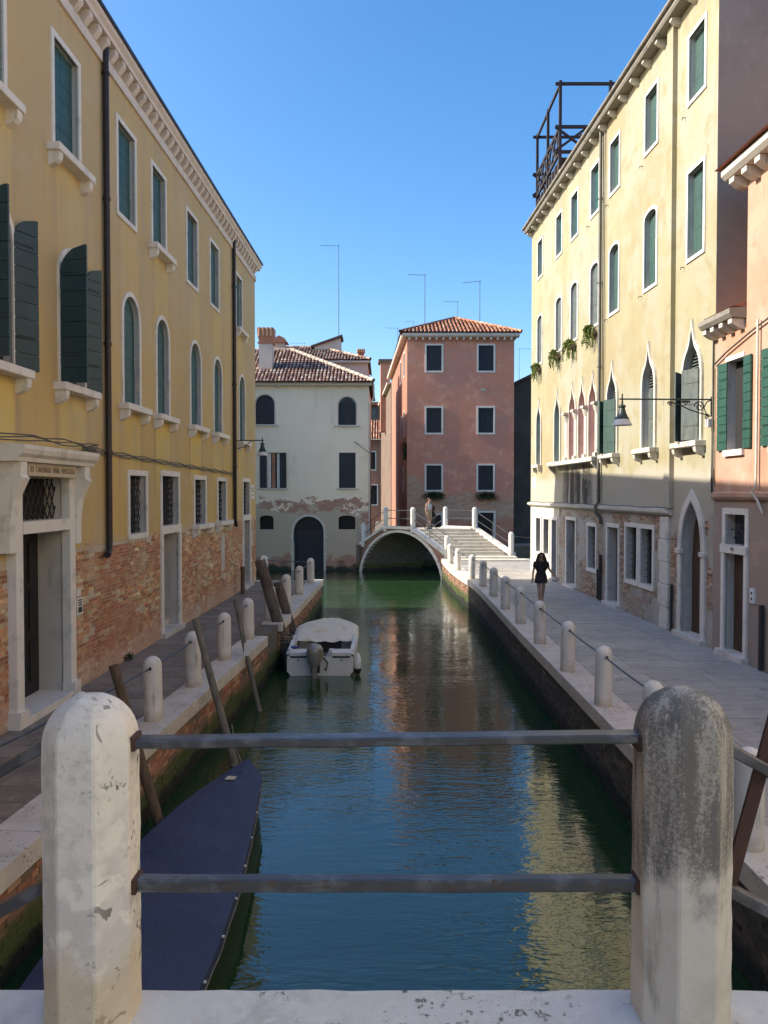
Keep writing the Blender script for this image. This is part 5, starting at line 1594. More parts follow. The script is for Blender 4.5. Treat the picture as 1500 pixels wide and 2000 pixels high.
LBOL = [(-3.82, 9.6), (-3.55, 11.75), (-3.45, 13.85), (-3.35, 16.05), (-3.245, 18.3), (-3.10, 20.9), (-3.0, 23.65), (-2.93, 26.4), (-2.83, 29.6), (-4.80, 30.75)]
LLAB = ['white bollard almost hidden behind the top of the left foreground post', 'nearest whole white bollard on the left quay', 'white bollard behind the front thin grey mooring pole', 'third whole white bollard on the left quay',
        'white bollard behind the far thin grey mooring pole', 'white bollard behind the thick leaning mooring pile', 'white bollard right of the thick mooring piles on the left quay', 'second last white bollard before the left quay corner',
        'white bollard on the far corner of the left quay', 'white bollard at the wall end of the left quay by the palazzo corner']
for p, l in zip(LBOL, LLAB): copy_tree(b0, (p[0], p[1], 0), l).rotation_euler = (random.uniform(-.022, .022), random.uniform(-.022, .022), random.uniform(-.08, .08))


def handrail(pts, label, rots=0):
    t = thing('quay_handrail', (pts[0][0], pts[0][1], .83), label, 'handrail')
    for a, b in zip(pts[:-1], pts[1:]):
        m = MB(); m.tube([(a[0], a[1], .83), ((a[0] + b[0]) / 2, (a[1] + b[1]) / 2, .815), (b[0], b[1], .83)], .016, 6); m.build('rail', M['rail'], t)
    return t
handrail([(3.75, 5.2)] + RBOL, 'thin iron handrail threaded through the bollards of the right quay')
handrail([(-4.2, 7.3)] + LBOL[:5], 'thin iron handrail threaded through the near bollards of the left quay')
handrail(LBOL[5:9] + [LBOL[9]], 'thin iron handrail around the far corner of the left quay')

# ------------------------------------------------------------------ mooring poles
def pole(base, top, r0, r1, mat, label, group='mooring poles', bend=0.0, n=10, name='mooring_pole'):
    t = thing(name, base, label, 'mooring pole', group)
    a = Vector(base) - (Vector(top) - Vector(base)).normalized() * 1.2; b = Vector(top); pts = []; rs = []
    for k in range(15):
        f = k / 14; p = a + (b - a) * f; p.x += bend * math.sin(math.pi * f)
        p.x += noise.noise(Vector((f * 3, base[0], 1))) * r0 * .25
        pts.append(tuple(p)); rs.append((r0 + (r1 - r0) * f) * (1 + .07 * noise.noise(Vector((f * 9, base[1], 4)))))
    m = MB(); m.tube(pts, rs, n); m.build('shaft', mat, t, smooth=40)
    return t
pole((-2.60, 20.7, WATER), (-3.38, 20.9, 1.66), .17, .145, M['pole_dark'], 'thick dark leaning mooring pile left of the motorboat', bend=.03)
pole((-2.52, 22.1, WATER), (-3.08, 22.2, .92), .16, .13, M['pole_dark'], 'shorter thick mooring pile just behind the tall leaning one', bend=.04)
p_ = pole((-2.55, 13.0, WATER), (-3.28, 13.3, 1.32), .075, .06, M['pole_grey'], 'front thin grey mooring pole leaning over the left quay')
pole((-2.64, 16.3, WATER), (-3.20, 16.5, 1.20), .06, .05, M['pole_grey'], 'far thin grey mooring pole leaning over the left quay', bend=-.03)
pole((-2.86, 9.95, WATER), (-3.56, 10.05, 1.24), .08, .065, M['pole_brown'], 'brown wooden mooring pole behind the left foreground post')
t = tag(MB().build('tmp', M['sign']), 'x', 'x'); bpy.data.objects.remove(t)
m = MB(); m.box(-2.99, -2.87, 16.33, 16.34, .02, .30); o_ = m.build('paper_notice', M['sign'], at=(-2.93, 16.33, .1)); tag(o_, 'small white notice fixed to the far thin grey mooring pole', 'notice')
m = MB()
for z in (-.45, -.52, -.38): m.tube([(-2.68 + .2 * math.cos(a * math.pi / 6), 20.75 + .2 * math.sin(a * math.pi / 6), z + .02 * math.sin(a)) for a in range(13)], .022, 6)
m.tube([(-2.6, 20.95, -.45), (-2.5, 21.3, -.55), (-2.42, 21.7, -.52)], .018, 6)
tag(m.build('mooring_rope', M['pole_grey'], at=(-2.68, 20.75, -.5)), 'rope tied round the thick leaning mooring pile', 'rope')
m = MB(LF); m.tube([(26.6, .25, -.05), (26.6, .25, .95)], .07, 10); o_ = m.build('short_post', M['pole_brown'], at=LF(26.6, .25, 0), smooth=40); tag(o_, 'short brown post standing against the palazzo wall on the left quay', 'post')

# ------------------------------------------------------------------ boats
M['boat_white'] = simple('white_gelcoat', (.80, .77, .72), .35, [(2.5, (.70, .67, .61), .48, .66), (14, (.60, .58, .54), .55, .7)])
M['boat_inner'] = simple('grey_cockpit', (.30, .29, .27), .6, [(4, (.22, .2, .18), .5, .7)])
M['boat_dark'] = simple('dark_rubber', (.02, .02, .022), .6)
M['canvas'] = simple('stained_cream_canvas', (.80, .74, .63), .85, [(3, (.68, .58, .42), .52, .66), (7, (.46, .37, .24), .62, .74)], (12, .4, .03))
M['motor'] = simple('silver_grey_cowling', (.30, .29, .275), .35, [(5, (.22, .2, .17), .5, .7)], metal=.2)
M['motor_tan'] = simple('tan_cowling_stripe', (.34, .26, .14), .45)
M['blue_bag'] = simple('blue_plastic', (.03, .04, .18), .4)
M['tarp'] = simple('navy_tarpaulin', (.032, .047, .102), .62, [(1.2, (.027, .040, .088), .42, .62), (5, (.040, .056, .112), .5, .7), (30, (.050, .062, .105), .62, .75)], ((5, 2.5, 5), .5, .04))
M['hull_blue'] = simple('dark_blue_hull', (.012, .013, .035), .5)
BX, BY, BZ = -1.63, 19.45, WATER
MBT = thing('motorboat', (BX, BY, BZ), 'small white motorboat with cream canvas cover moored at the left quay', 'boat')
def BF(x, y, z): return (BX + x, BY + y, BZ + z)
ST = [(0, .84, .50), (.5, .87, .51), (1.2, .89, .53), (2.0, .89, .56), (2.8, .84, .60), (3.5, .68, .64), (4.1, .42, .68), (4.45, .20, .71), (4.62, .03, .73)]
m = MB(BF); rows = []
for y, hw, sh in ST:
    prof = [(0, -.3), (.45, -.25), (.80, -.08), (.90, .12), (.95, .26), (1.0, .30), (1.0, 1.0)]
    r_ = [(hw * a, y, -.25 + (sh + .25) * ((b + .3) / 1.3)) for a, b in prof]
    rows.append([(-x, yy, z) for x, yy, z in r_[::-1]] + r_[1:])
m.grid(rows); m.poly(rows[0]); m.build('hull', M['boat_white'], MBT, smooth=35)
m = MB(BF)
for sg in (-1, 1):
    m.grid([[(sg * hw * 1.02, y, sh), (sg * hw * 1.02, y, sh + .05), (sg * (hw - .13), y, sh + .05), (sg * (hw - .13), y, .22)] for y, hw, sh in ST[:6]])
m.build('gunwale', M['boat_white'], MBT, recalc=False)
m = MB(BF); m.strip([(-(hw - .13), y, .2) for y, hw, sh in ST[:6]], [((hw - .13), y, .2) for y, hw, sh in ST[:6]]); m.build('floor', M['boat_inner'], MBT, recalc=False)
for sg in (-1, 1):
    m = MB(BF); a, b = (.28, .80) if sg > 0 else (-.80, -.30)
    m.box(a, b, .02, .46, .24, .60); m.build('stern_locker', M['boat_white'], MBT, bevel=.02)
    m = MB(BF); m.box(a + .04, b - .04, -.012, .02, .46, .50); m.build('rubbing_strip', M['boat_dark'], MBT)
    m = MB(BF); m.tube([((a + b) / 2, -.015, .40), ((a + b) / 2, .01, .40)], .022, 8); m.build('drain', M['boat_dark'], MBT)
m = MB(BF); m.box(-.72, .74, 1.75, 1.8, .2, .60); m.build('bulkhead', M['boat_inner'], MBT)
m = MB(BF); m.box(-.22, .45, 1.735, 1.752, .24, .56); m.build('cabin_opening_shade', M['boat_dark'], MBT)  # flat dark panel painted as the shade inside the opening
m = MB(BF); m.prism([(.05, .5, .24), (.3, .5, .24), (.3, .5, .56), (.2, .5, .56)], (0, .2, 0)); m.build('seat_side', M['boat_white'], MBT)
m = MB(BF); m.box(-.80, -.62, .40, .6, .602, .66); m.build('bag', M['blue_bag'], MBT, bevel=.02)
# canvas stretched over hoops
m = MB(BF); rows = []
for i in range(16):
    f = i / 15; y = 1.62 + 2.75 * f
    hw = .90 - .02 * f if f < .45 else .89 - (f - .45) ** 1.6 * 1.35
    top = .66 + .24 * math.sin(min(1, f * 2.6) * math.pi / 2) - .20 * max(0, f - .35)
    row = []
    for j in range(25):
        a = -1 + 2 * j / 24
        z = top * (1 - .05 * a * a - .10 * abs(a) ** 10)
        if i < 4: z -= (1 - i / 4) * (.075 * math.cos(a * 1.5) + .03 * abs(math.sin(a * 7)))
        yy = y - (.09 * math.cos(a * math.pi / 2) * (1 - f) ** 3)
        z += .014 * noise.noise(Vector((a * 5, y * 4, 2)))
        row.append((hw * a, yy, z))
    edge = [(hw * -1.01, y, .55)]; edge2 = [(hw * 1.01, y, .55)]
    rows.append(edge + row + edge2)
m.grid(rows); m.build('canvas_cover', M['canvas'], MBT, smooth=60, recalc=True)
for sg in (-1, 1):
    m = MB(BF); m.bar((sg * .80, .30, .60), (sg * .845, 1.72, .69), .10, .06); m.build('side_beam', M['boat_white'], MBT, bevel=.012)
OB = MB(BF)
prof = [(.10, .20, .30), (.17, .24, .40), (.20, .28, .55), (.20, .28, .70), (.17, .25, .80), (.09, .15, .845)]
OB.grid([[(-.12 + a * math.cos(t) * (abs(math.cos(t)) ** -.25 if abs(math.cos(t)) > .05 else 1), -.22 + b * math.sin(t), z) for t in [math.pi * 2 * k / 16 for k in range(16)]] for a, b, z in prof], closed=True)
OB.poly([(-.12 + .09 * math.cos(math.pi * 2 * k / 16), -.22 + .15 * math.sin(math.pi * 2 * k / 16), .845) for k in range(16)])
ob_ = OB.build('outboard_motor', M['motor'], MBT, smooth=50)
m = MB(BF); m.box(.02, .095, -.44, -.2, .48, .76); m.box(-.2, -.04, -.50, -.47, .66, .70); m.build('cowling_stripe', M['motor_tan'], ob_)
m = MB(BF); m.prism([(-.19, -.34, .34), (-.05, -.34, .34), (-.08, -.30, -.5), (-.16, -.30, -.5)], (0, .26, 0)); m.build('leg', M['motor'], ob_, bevel=.02)
m = MB(BF); m.box(-.22, .0, -.12, .02, .10, .46); m.build('clamp', M['boat_dark'], ob_)
m = MB(BF); m.tube([(.10, -.15, .5), (.2, -.1, .35), (.16, -.12, .15), (.12, -.1, .2)], .02, 6); m.build('fuel_hose', M['boat_dark'], ob_)
m = MB(BF); m.tube([(.95, .25, .52), (.96, .15, .40), (.96, .12, .22), (.95, .10, .08)], [.04, .09, .10, .05], 10); m.build('fender', M['boat_white'], MBT, smooth=50)
m = MB(BF); m.tube([(.955, .1, .16), (.95, .09, .02)], [.104, .06], 10); m.build('fender_end', M['boat_dark'], MBT, smooth=50)
# covered boat in the foreground
CB = thing('covered_boat', (-2.3, 8, WATER), 'long narrow boat under a dark blue tarpaulin in the left foreground', 'boat')
CS = [(3.6, -2.38, .50, -.68), (4.6, -2.37, .66, -.70), (5.8, -2.35, .75, -.72), (7.0, -2.33, .785, -.72), (8.2, -2.31, .75, -.71), (9.2, -2.28, .66, -.69), (10.0, -2.22, .54, -.66), (10.6, -2.15, .42, -.63), (11.05, -2.08, .30, -.60)]
def lerp_cs(y):
    for a, b in zip(CS[:-1], CS[1:]):
        if a[0] <= y <= b[0]:
            f = (y - a[0]) / (b[0] - a[0]); f2 = f
            return [p + (q - p) * f2 for p, q in zip(a, b)]
    return CS[-1]
m = MB(); rows = []
for i in range(110):
    y = 3.6 + 7.45 * i / 109
    _, c, hw, z = lerp_cs(y)
    row = []
    for j in range(21):
        a = -1 + 2 * j / 20
        fold = abs(noise.noise(Vector((a * 2.2 + y * .8, y * 1.3 - a * .9, 5)))) ** .7
        zz = z + .055 * (1 - a * a) - .020 * fold * (1 - abs(a) ** 4) + .008 * noise.noise(Vector((a * 2, y * 1.5, 1))) + (.012 * math.exp(-((y - 9.0 + .35 * a * a) / .05) ** 2) + .010 * math.exp(-((y - 6.6 + .35 * a * a) / .05) ** 2))
        row.append((c + hw * a, y + .0 * a, zz))
    row = [(c - hw * 1.015, y, z - .10)] + row + [(c + hw * 1.015, y, z - .10)]
    rows.append(row)
m.grid(rows); m.build('tarpaulin', M['tarp'], CB, smooth=50)
m = MB(); tipx, tipy, tipz = -2.03, 11.42, -.47
_, c, hw, z = CS[-1]
L_, R_, K_ = (c - hw, 11.05, z), (c + hw, 11.05, z), (c, 11.05, z + .055)
m.poly([L_, K_, (tipx, tipy, tipz)]); m.poly([K_, R_, (tipx, tipy, tipz)])
m.poly([(c - hw * 1.015, 11.05, z - .1), L_, (tipx, tipy, tipz), (tipx, tipy + .02, tipz - .2)]); m.poly([R_, (c + hw * 1.015, 11.05, z - .1), (tipx, tipy + .02, tipz - .2), (tipx, tipy, tipz)])
m.build('bow_cover', M['tarp'], CB)
m = MB(); rows = []
for y, c, hw, z in CS + [(11.4, -2.03, .02, -.6)]:
    rows.append([(c - hw, y, z - .06), (c - hw * .92, y, -1.0), (c - hw * .7, y, -1.35), (c + hw * .7, y, -1.35), (c + hw * .92, y, -1.0), (c + hw, y, z - .06)])
m.grid(rows); m.poly(rows[0]); m.build('hull', M['hull_blue'], CB, smooth=40)
for k in range(9):
    y = 5.2 + k * .68; _, c, hw, z = lerp_cs(y)
    m = MB(); m.tube([(c + hw * 1.0, y, z - .02), (c + hw * 1.03, y, z - .02)], .014, 6); m.build('eyelet', M['sign'], CB)
for sg, nm in ((1, 'edge_cord'), (-1, 'edge_cord')):
    m = MB(); m.tube([(lerp_cs(y_)[1] + sg * lerp_cs(y_)[2] * 1.02, y_, lerp_cs(y_)[3] - .07 - .02 * abs(math.sin(y_ * 4.6))) for y_ in [4.0 + k * .1 for k in range(71)]], .008, 5); m.build(nm, M['pole_grey'], CB)
m = MB(); m.tube([(-2.05, 11.35, -.55), (-2.2, 11.9, -.78), (-2.42, 12.5, -.72), (-2.6, 13.02, -.45)], .012, 6); m.build('bow_line', M['pole_grey'], CB)
m = MB(); m.poly([(-2.26, 10.78, -.548), (-2.13, 10.77, -.547), (-2.11, 10.87, -.545), (-2.23, 10.89, -.546)])
pp = MB(); pp.prism([(-2.26, 10.78, -.556), (-2.12, 10.77, -.556), (-2.10, 10.88, -.552), (-2.23, 10.90, -.552)], (0, 0, .006))
tag(pp.build('paper_note', M['plaque'], at=(-2.18, 10.83, -.55)), 'small pale card lying on the bow of the blue tarpaulin', 'card')

# ------------------------------------------------------------------ lamps
def bell_lamp(t, x, y, z, s=1.0):
    m = MB(); m.lathe(x, y, [(.02, z + .36 * s), (.025, z + .28 * s), (.075 * s, z + .26 * s), (.08 * s, z + .22 * s), (.06 * s, z + .20 * s), (.085 * s, z + .10 * s), (.12 * s, z + .02 * s), (.16 * s, z - .04 * s), (.15 * s, z - .05 * s)], 16)
    h = m.build('lamp_hood', M['lamp_metal'], t, smooth=40)
    m = MB(); m.lathe(x, y, [(.15 * s, z - .05 * s), (.19 * s, z - .12 * s), (.225 * s, z - .185 * s), (.19 * s, z - .18 * s), (.12 * s, z - .07 * s), (.003, z - .06 * s)], 18); m.build('lamp_shade', M['lamp_glass'], t, smooth=50)


def spiral(cx, cz, r0, turns, sgn, n=26, a0=0):
    return [(cx + sgn * r0 * (1 - .85 * k / n) * math.cos(a0 + turns * 2 * math.pi * k / n), cz + r0 * (1 - .85 * k / n) * math.sin(a0 + turns * 2 * math.pi * k / n)) for k in range(n + 1)]
t = thing('wall_lamp', RF(17.3, 0, 5.4), 'large bell street lamp on a long scrolled iron bracket on the right', 'wall lamp')
def RA(w, z, d=0): return RF(17.3 + d, w, z)
m = MB(); m.tube([RA(.05, 5.60), RA(2.12, 5.60)], .018, 8); m.tube([RA(.03, 5.66), RA(.03, 5.22)], .02, 8); m.tube([RA(2.06, 5.72), RA(2.06, 5.40)], .016, 8); m.build('arm', M['lamp_metal'], t)
m = MB()
m.tube([RA(w, z) for w, z in spiral(.30, 5.44, .125, 1.6, 1)], .014, 6)
m.tube([RA(w, z) for w, z in spiral(.98, 5.50, .055, 1.3, 1)], .012, 6)
m.tube([RA(w, z) for w, z in spiral(.14, 5.20, .05, 1.3, -1)], .012, 6)
m.tube([RA(w, z) for w, z in ((.12, 5.25), (.30, 5.30), (.5, 5.36), (.72, 5.46), (.92, 5.53), (1.02, 5.54))], .014, 6)
m.tube([RA(w, z) for w, z in ((.06, 5.22), (.16, 5.3), (.2, 5.42), (.14, 5.54), (.06, 5.58))], .013, 6)
m.tube([RA(w, z) for w, z in spiral(.62, 5.52, .06, 1.3, 1)], .010, 6)
m.build('scroll', M['lamp_metal'], t)
m = MB(lambda a, b, c: RA(a, c, b)); m.box(.52, .74, -.005, .005, 5.525, 5.575); m.build('name_tag', M['pipe_grey'], t)
x_, y_, _ = RA(2.06, 0); bell_lamp(t, x_, y_, 5.20)
m = MB(lambda a, b, c: RA(a, c, b)); m.box(.02, .14, -.08, .06, 4.98, 5.16); m.build('junction_box', M['sign'], t)
t = thing('wall_lamp', LF(26.6, 0, 5.1), 'smaller bell street lamp on a short bracket at the far end of the ochre palazzo', 'wall lamp')
m = MB(LF); m.tube([(26.75, .02, 5.33), (26.75, .98, 5.33)], .018, 6); m.tube([(26.75, .02, 5.02), (26.75, .3, 5.12), (26.75, .55, 5.3)], .014, 6); m.tube([(26.75, .93, 5.42), (26.75, .93, 5.2)], .016, 6); m.build('arm', M['lamp_metal'], t)
x_, y_, _ = LF(26.75, .93, 0); bell_lamp(t, x_, y_, 4.98, .95)

# ------------------------------------------------------------------ roof terrace
AT = thing('roof_terrace', (7.2, 32, 15.4), 'dark wooden roof terrace with crossed railings above the yellow palazzo', 'roof terrace')
X0, X1, Y0, Y1 = 7.05, 10.6, 31.1, 35.7
ZF, ZR, ZT = 17.0, 18.15, 19.85
for x, y in ((X0 + .2, Y0 + .3), (X0 + .2, Y1 - .4), (X1 - .2, Y0 + .3), (X1 - .2, Y1 - .4)):
    m = MB(); m.box(x - .18, x + .18, y - .18, y + .18, 15.0, ZF - .45); m.build('pier', M['pale_back'], AT)
m = MB(); m.box(X0, X1, Y0, Y1, ZF - .14, ZF - .06)
for k in range(9): m.box(X0 - .05, X1, Y0 + .05 + k * .55, Y0 + .17 + k * .55, ZF - .40, ZF - .14)
for x in (X0, X0 + 1.7, X1 - .12): m.box(x, x + .12, Y0, Y1, ZF - .46, ZF - .145)
m.build('floor', M['altana'], AT)
ps = [(X0, Y0, ZT), (X0, (Y0 + Y1) / 2, ZT - .0), (X0, Y1, ZT), (X0 + 2.0, Y0, ZT), (X1, Y0, ZT), (X0 + 2.0, Y1, ZT), (X1, Y1, ZT)]
for x, y, z in ps:
    m = MB(); m.bar((x, y, ZF - .5), (x, y, z + .12), .11, .11, up=(0, 1, 0)); m.build('post', M['altana'], AT)
for a, b in (((X0, Y0), (X0, Y1)), ((X0 - .2, Y0), (X1 + .2, Y0)), ((X0 - .2, Y1), (X1 + .2, Y1))):
    m = MB(); m.bar((*a, ZT), (*b, ZT), .08, .11); m.build('top_beam', M['altana'], AT)
    for z in (ZR, ZF + .16):
        m = MB(); m.bar((*a, z), (*b, z), .08, .12); m.build('rail', M['altana'], AT)
    A_, B_ = Vector((*a, 0)), Vector((*b, 0)); nb = 6 if a[0] == b[0] else 3
    for k in range(nb):
        p, q = A_ + (B_ - A_) * k / nb, A_ + (B_ - A_) * (k + 1) / nb
        for s in (0, 1):
            m = MB(); m.bar((p.x, p.y + .02 * s, (ZF + .2) if s else ZR), (q.x, q.y + .02 * s, ZR if s else (ZF + .2)), .06, .09); m.build('cross_brace', M['altana'], AT)

# ------------------------------------------------------------------ plants
def foliage(mb, c, rad, n, size, tints, droop=0, drop_len=.4):
    c = Vector(c)
    for k in range(n):
        while True:
            p = Vector((random.uniform(-1, 1), random.uniform(-1, 1), random.uniform(-1, 1)))
            if p.length < 1: break
        p = Vector((p.x * rad[0], p.y * rad[1], p.z * rad[2])) * random.uniform(.7, 1.08)
        d = Vector((random.uniform(-1, 1), random.uniform(-1, 1), random.uniform(-.6, .9))).normalized()
        s = size * random.uniform(.6, 1.3); e = d.cross(Vector((random.random(), random.random(), 1))).normalized()
        t = random.choice(tints); q = random.uniform(.7, 1.25); col = tuple(v * q for v in t)
        o = c + p
        mb.poly([tuple(o - d * s), tuple(o + e * s * .38), tuple(o + d * s), tuple(o - e * s * .38)], col=col)
    for k in range(droop):
        a = Vector((random.uniform(-1, 1) * rad[0], random.uniform(-1, 1) * rad[1], -rad[2] * .4)); L = random.uniform(.3, 1) * drop_len
        o = c + a; z = 0
        while z < L:
            t = random.choice(tints); w = random.uniform(.02, .04)
            o2 = o + Vector((random.uniform(-.03, .03), random.uniform(-.03, .03), -.07))
            mb.poly([tuple(o + Vector((0, -w, 0))), tuple(o2), tuple(o + Vector((0, w, .01)))], col=t)
            mb.poly([tuple(o + Vector((-w, 0, 0))), tuple(o2), tuple(o + Vector((w, 0, .01)))], col=t)
            o = o2; z += .07
GREENS = [(.17, .22, .04), (.24, .27, .06), (.10, .16, .03), (.30, .30, .09), (.06, .10, .025)]
PL = ['hanging plant beside the downpipe, nearest of the yellow palazzo planters', 'hanging plant second from the downpipe on the yellow palazzo', 'hanging plant third from the downpipe on the yellow palazzo', 'hanging plant at the far corner of the yellow palazzo']
for (u_, l_) in zip((25.83, 28.2, 30.3, 33.35), PL):
    t = thing('hanging_plant', RF(u_, .2, 8.9), l_, 'plant', 'hanging plants under the second floor windows')
    m = MB(RF); m.box(u_ - .30, u_ + .30, .04, .18, 8.76, 8.88); m.build('planter_box', M['calle_wall'], t)
    x_, y_, z_ = RF(u_, .2, 8.95); m = MB(); foliage(m, (x_, y_, z_), (.19, .34, .18), 380, .065, GREENS, 20, .55); m.build('foliage', M['leaf'], t, recalc=False)
GD = [(.03, .07, .025), (.045, .095, .035), (.02, .05, .02), (.06, .11, .04)]
for x_, l_ in ((3.18, 'green plant box under the lower left window of the red house'), (6.48, 'green plant box under the lower right window of the red house')):
    t = thing('window_plant', (x_, 48.85, 3.3), l_, 'plant', 'plants under the red house windows')
    m = MB(); m.box(x_ - .6, x_ + .6, 48.76, 48.98, 3.12, 3.27); m.build('planter_box', M['calle_wall'], t)
    m = MB(); foliage(m, (x_, 48.78, 3.34), (.76, .24, .27), 700, .075, GD, 10, .3); m.build('foliage', M['leaf'], t, recalc=False)
t = thing('wall_creeper', (1.3, 49.4, 6.2), 'dark green creeper on the alley corner of the red house', 'plant')
m = MB(); foliage(m, (1.38, 49.6, 6.2), (.25, .5, .7), 400, .09, GD); m.build('foliage', M['leaf'], t, recalc=False)
t = thing('weed_tuft', (*LF(16.0, .12, 0)[:2], 0), 'small green weed at the foot of the palazzo brick wall', 'plant')
m = MB(); foliage(m, (*LF(16.0, .1, 0)[:2], .07), (.08, .14, .08), 60, .05, GD); m.build('foliage', M['leaf'], t, recalc=False)

# ------------------------------------------------------------------ people
def skinned(name, verts, edges, radii, mat, parent, sub=2):
    me = bpy.data.meshes.new(name); org = ORIG[parent]
    me.from_pydata([Vector(v) - org for v in verts], edges, [])
    me.materials.append(mat)
    ob = bpy.data.objects.new(name, me); C.objects.link(ob); ob.parent = parent; ORIG[ob] = org
    md = ob.modifiers.new('skin', 'SKIN'); md.use_smooth_shade = True
    for k, r in enumerate(radii):
        sv = me.skin_vertices[0].data[k]; sv.radius = r if isinstance(r, tuple) else (r, r); sv.use_root = (k == 0)
    s = ob.modifiers.new('sub', 'SUBSURF'); s.levels = sub; s.render_levels = sub
    return ob


def body(parent, J, skin_mat):
    """J: dict of joint -> world position; one continuous skinned body with fingers"""
    names = ['pelvis', 'waist', 'chest', 'neckb', 'neck', 'head', 'crown']
    rad = {'pelvis': (.135, .10), 'waist': (.105, .08), 'chest': (.135, .095), 'neckb': (.075, .065), 'neck': (.048, .048), 'head': (.078, .09), 'crown': (.06, .07)}
    V, E, Rr, idx = [], [], [], {}
    def add(n, p, r, par=None):
        idx[n] = len(V); V.append(tuple(p)); Rr.append(r)
        if par is not None: E.append((idx[par], idx[n]))
    pr = None
    for n in names:
        add(n, J[n], rad[n], pr); pr = n
    for s in 'lr':
        add('sh' + s, J['sh' + s], .052, 'neckb'); add('el' + s, J['el' + s], .038, 'sh' + s); add('wr' + s, J['wr' + s], .026, 'el' + s)
        d = (Vector(J['wr' + s]) - Vector(J['el' + s])).normalized()
        pm = Vector(J['wr' + s]) + d * .07; add('pa' + s, pm, (.036, .018), 'wr' + s)
        sd = d.cross(Vector((0, 1, .2))).normalized()
        for k in range(4):
            o = (k - 1.5) * .018; L = (.065, .08, .075, .058)[k]
            add('f%d%s' % (k, s), pm + sd * o + d * .03, .009, 'pa' + s); add('g%d%s' % (k, s), pm + sd * o * 1.1 + d * (.03 + L) + Vector((0, -.015, 0)), .007, 'f%d%s' % (k, s))
        add('th' + s, Vector(J['wr' + s]) + d * .03 + sd * .045, .010, 'wr' + s); add('ti' + s, Vector(J['wr' + s]) + d * .085 + sd * .055, .008, 'th' + s)
        add('hp' + s, J['hp' + s], (.085, .085), 'pelvis'); add('kn' + s, J['kn' + s], .058, 'hp' + s); add('cf' + s, Vector(J['kn' + s]) * .65 + Vector(J['an' + s]) * .35, .054, 'kn' + s); add('an' + s, J['an' + s], .036, 'cf' + s)
        f = Vector(J['to' + s]); add('to' + s, f, (.034, .024), 'an' + s)
    return skinned('body', V, E, Rr, skin_mat, parent)


def person(label, base, face, pose, hair, skirt):
    """face: +1/-1 facing direction vector (fx, fy)"""
    t = thing('person', base, label, 'person')
    bx, by, bz = base; fx, fy = face; sx, sy = -fy, fx            # s: towards the figure's left
    def P(side, fwd, up): return (bx + sx * side + fx * fwd, by + sy * side + fy * fwd, bz + up)
    J = {k: P(*v) for k, v in pose.items()}
    return t, P, J
M['dress'] = simple('black_dress_cloth', (.016, .016, .02), .85, [(8, (.024, .024, .03), .5, .7)])
M['hair_dark'] = simple('dark_brown_hair', (.028, .016, .011), .5, [((60, 60, 4), (.05, .028, .018), .5, .7)])
M['hair_red'] = simple('auburn_hair', (.075, .026, .016), .5, [((60, 60, 4), (.11, .045, .025), .5, .7)])
M['top_grey'] = simple('pale_grey_cotton', (.50, .49, .48), .9, [(12, (.42, .41, .40), .5, .7)])
M['khaki'] = simple('khaki_cotton', (.36, .27, .19), .9, [(12, (.30, .22, .15), .5, .7)])
M['black_cloth'] = simple('black_cloth', (.015, .014, .014), .8)
M['skin2'] = simple('warm_skin', (.46, .26, .185), .55)
# walking woman, facing the camera
pose = dict(pelvis=(0, 0, .86), waist=(0, .01, 1.00), chest=(0, .02, 1.17), neckb=(0, .01, 1.31), neck=(0, .02, 1.38), head=(0, .045, 1.48), crown=(0, .03, 1.57),
            shl=(.165, 0, 1.29), ell=(.27, .02, 1.06), wrl=(.40, .09, .90), shr=(-.165, 0, 1.29), elr=(-.235, -.03, 1.04), wrr=(-.265, .04, .81),
            hpl=(.085, 0, .80), knl=(.075, -.02, .46), anl=(.06, -.20, .11), tol=(.065, -.10, .03), hpr=(-.085, 0, .80), knr=(-.06, .09, .45), anr=(-.045, .10, .075), tor=(-.05, .24, .03))
t, P, J = person('long haired woman in a short black dress walking on the right quay', (4.98, 24.3, 0), (-.12, -.993), pose, None, None)
body(t, J, M['skin'])
def cloth(name, t, P, rings, mat, n=20, fold=0.0, cap=False, jit=.004):
    m = MB(); rows = []
    for z, rx, ry, ox, oy in rings:
        rows.append([P(ox + rx * math.cos(2 * math.pi * k / n) * (1 + fold * math.sin(k * 5) * (1.6 - z)), oy + ry * math.sin(2 * math.pi * k / n), z + jit * math.sin(k * 3.1)) for k in range(n)])
    m.grid(rows, closed=True)
    if cap: m.poly(rows[0]); m.poly(rows[-1])
    return m.build(name, mat, t, smooth=60)
cloth('dress', t, P, [(.66, .205, .165, 0, .01), (.76, .20, .16, 0, .005), (.88, .185, .15, 0, 0), (.96, .155, .125, 0, .005), (1.04, .145, .115, 0, .01), (1.14, .165, .125, 0, .02), (1.24, .178, .115, 0, .015), (1.31, .15, .09, 0, .01), (1.345, .085, .075, 0, .012)], M['dress'], fold=.05)
for s, a in ((1, 'l'), (-1, 'r')):
    m = MB(); A = Vector(J['sh' + a]); B = Vector(J['el' + a]); m.tube([tuple(A + Vector((0, 0, .03))), tuple(A.lerp(B, .25)), tuple(A.lerp(B, .55))], [.07, .068, .062], 10, cap=False); m.build('sleeve', M['dress'], t, smooth=60)
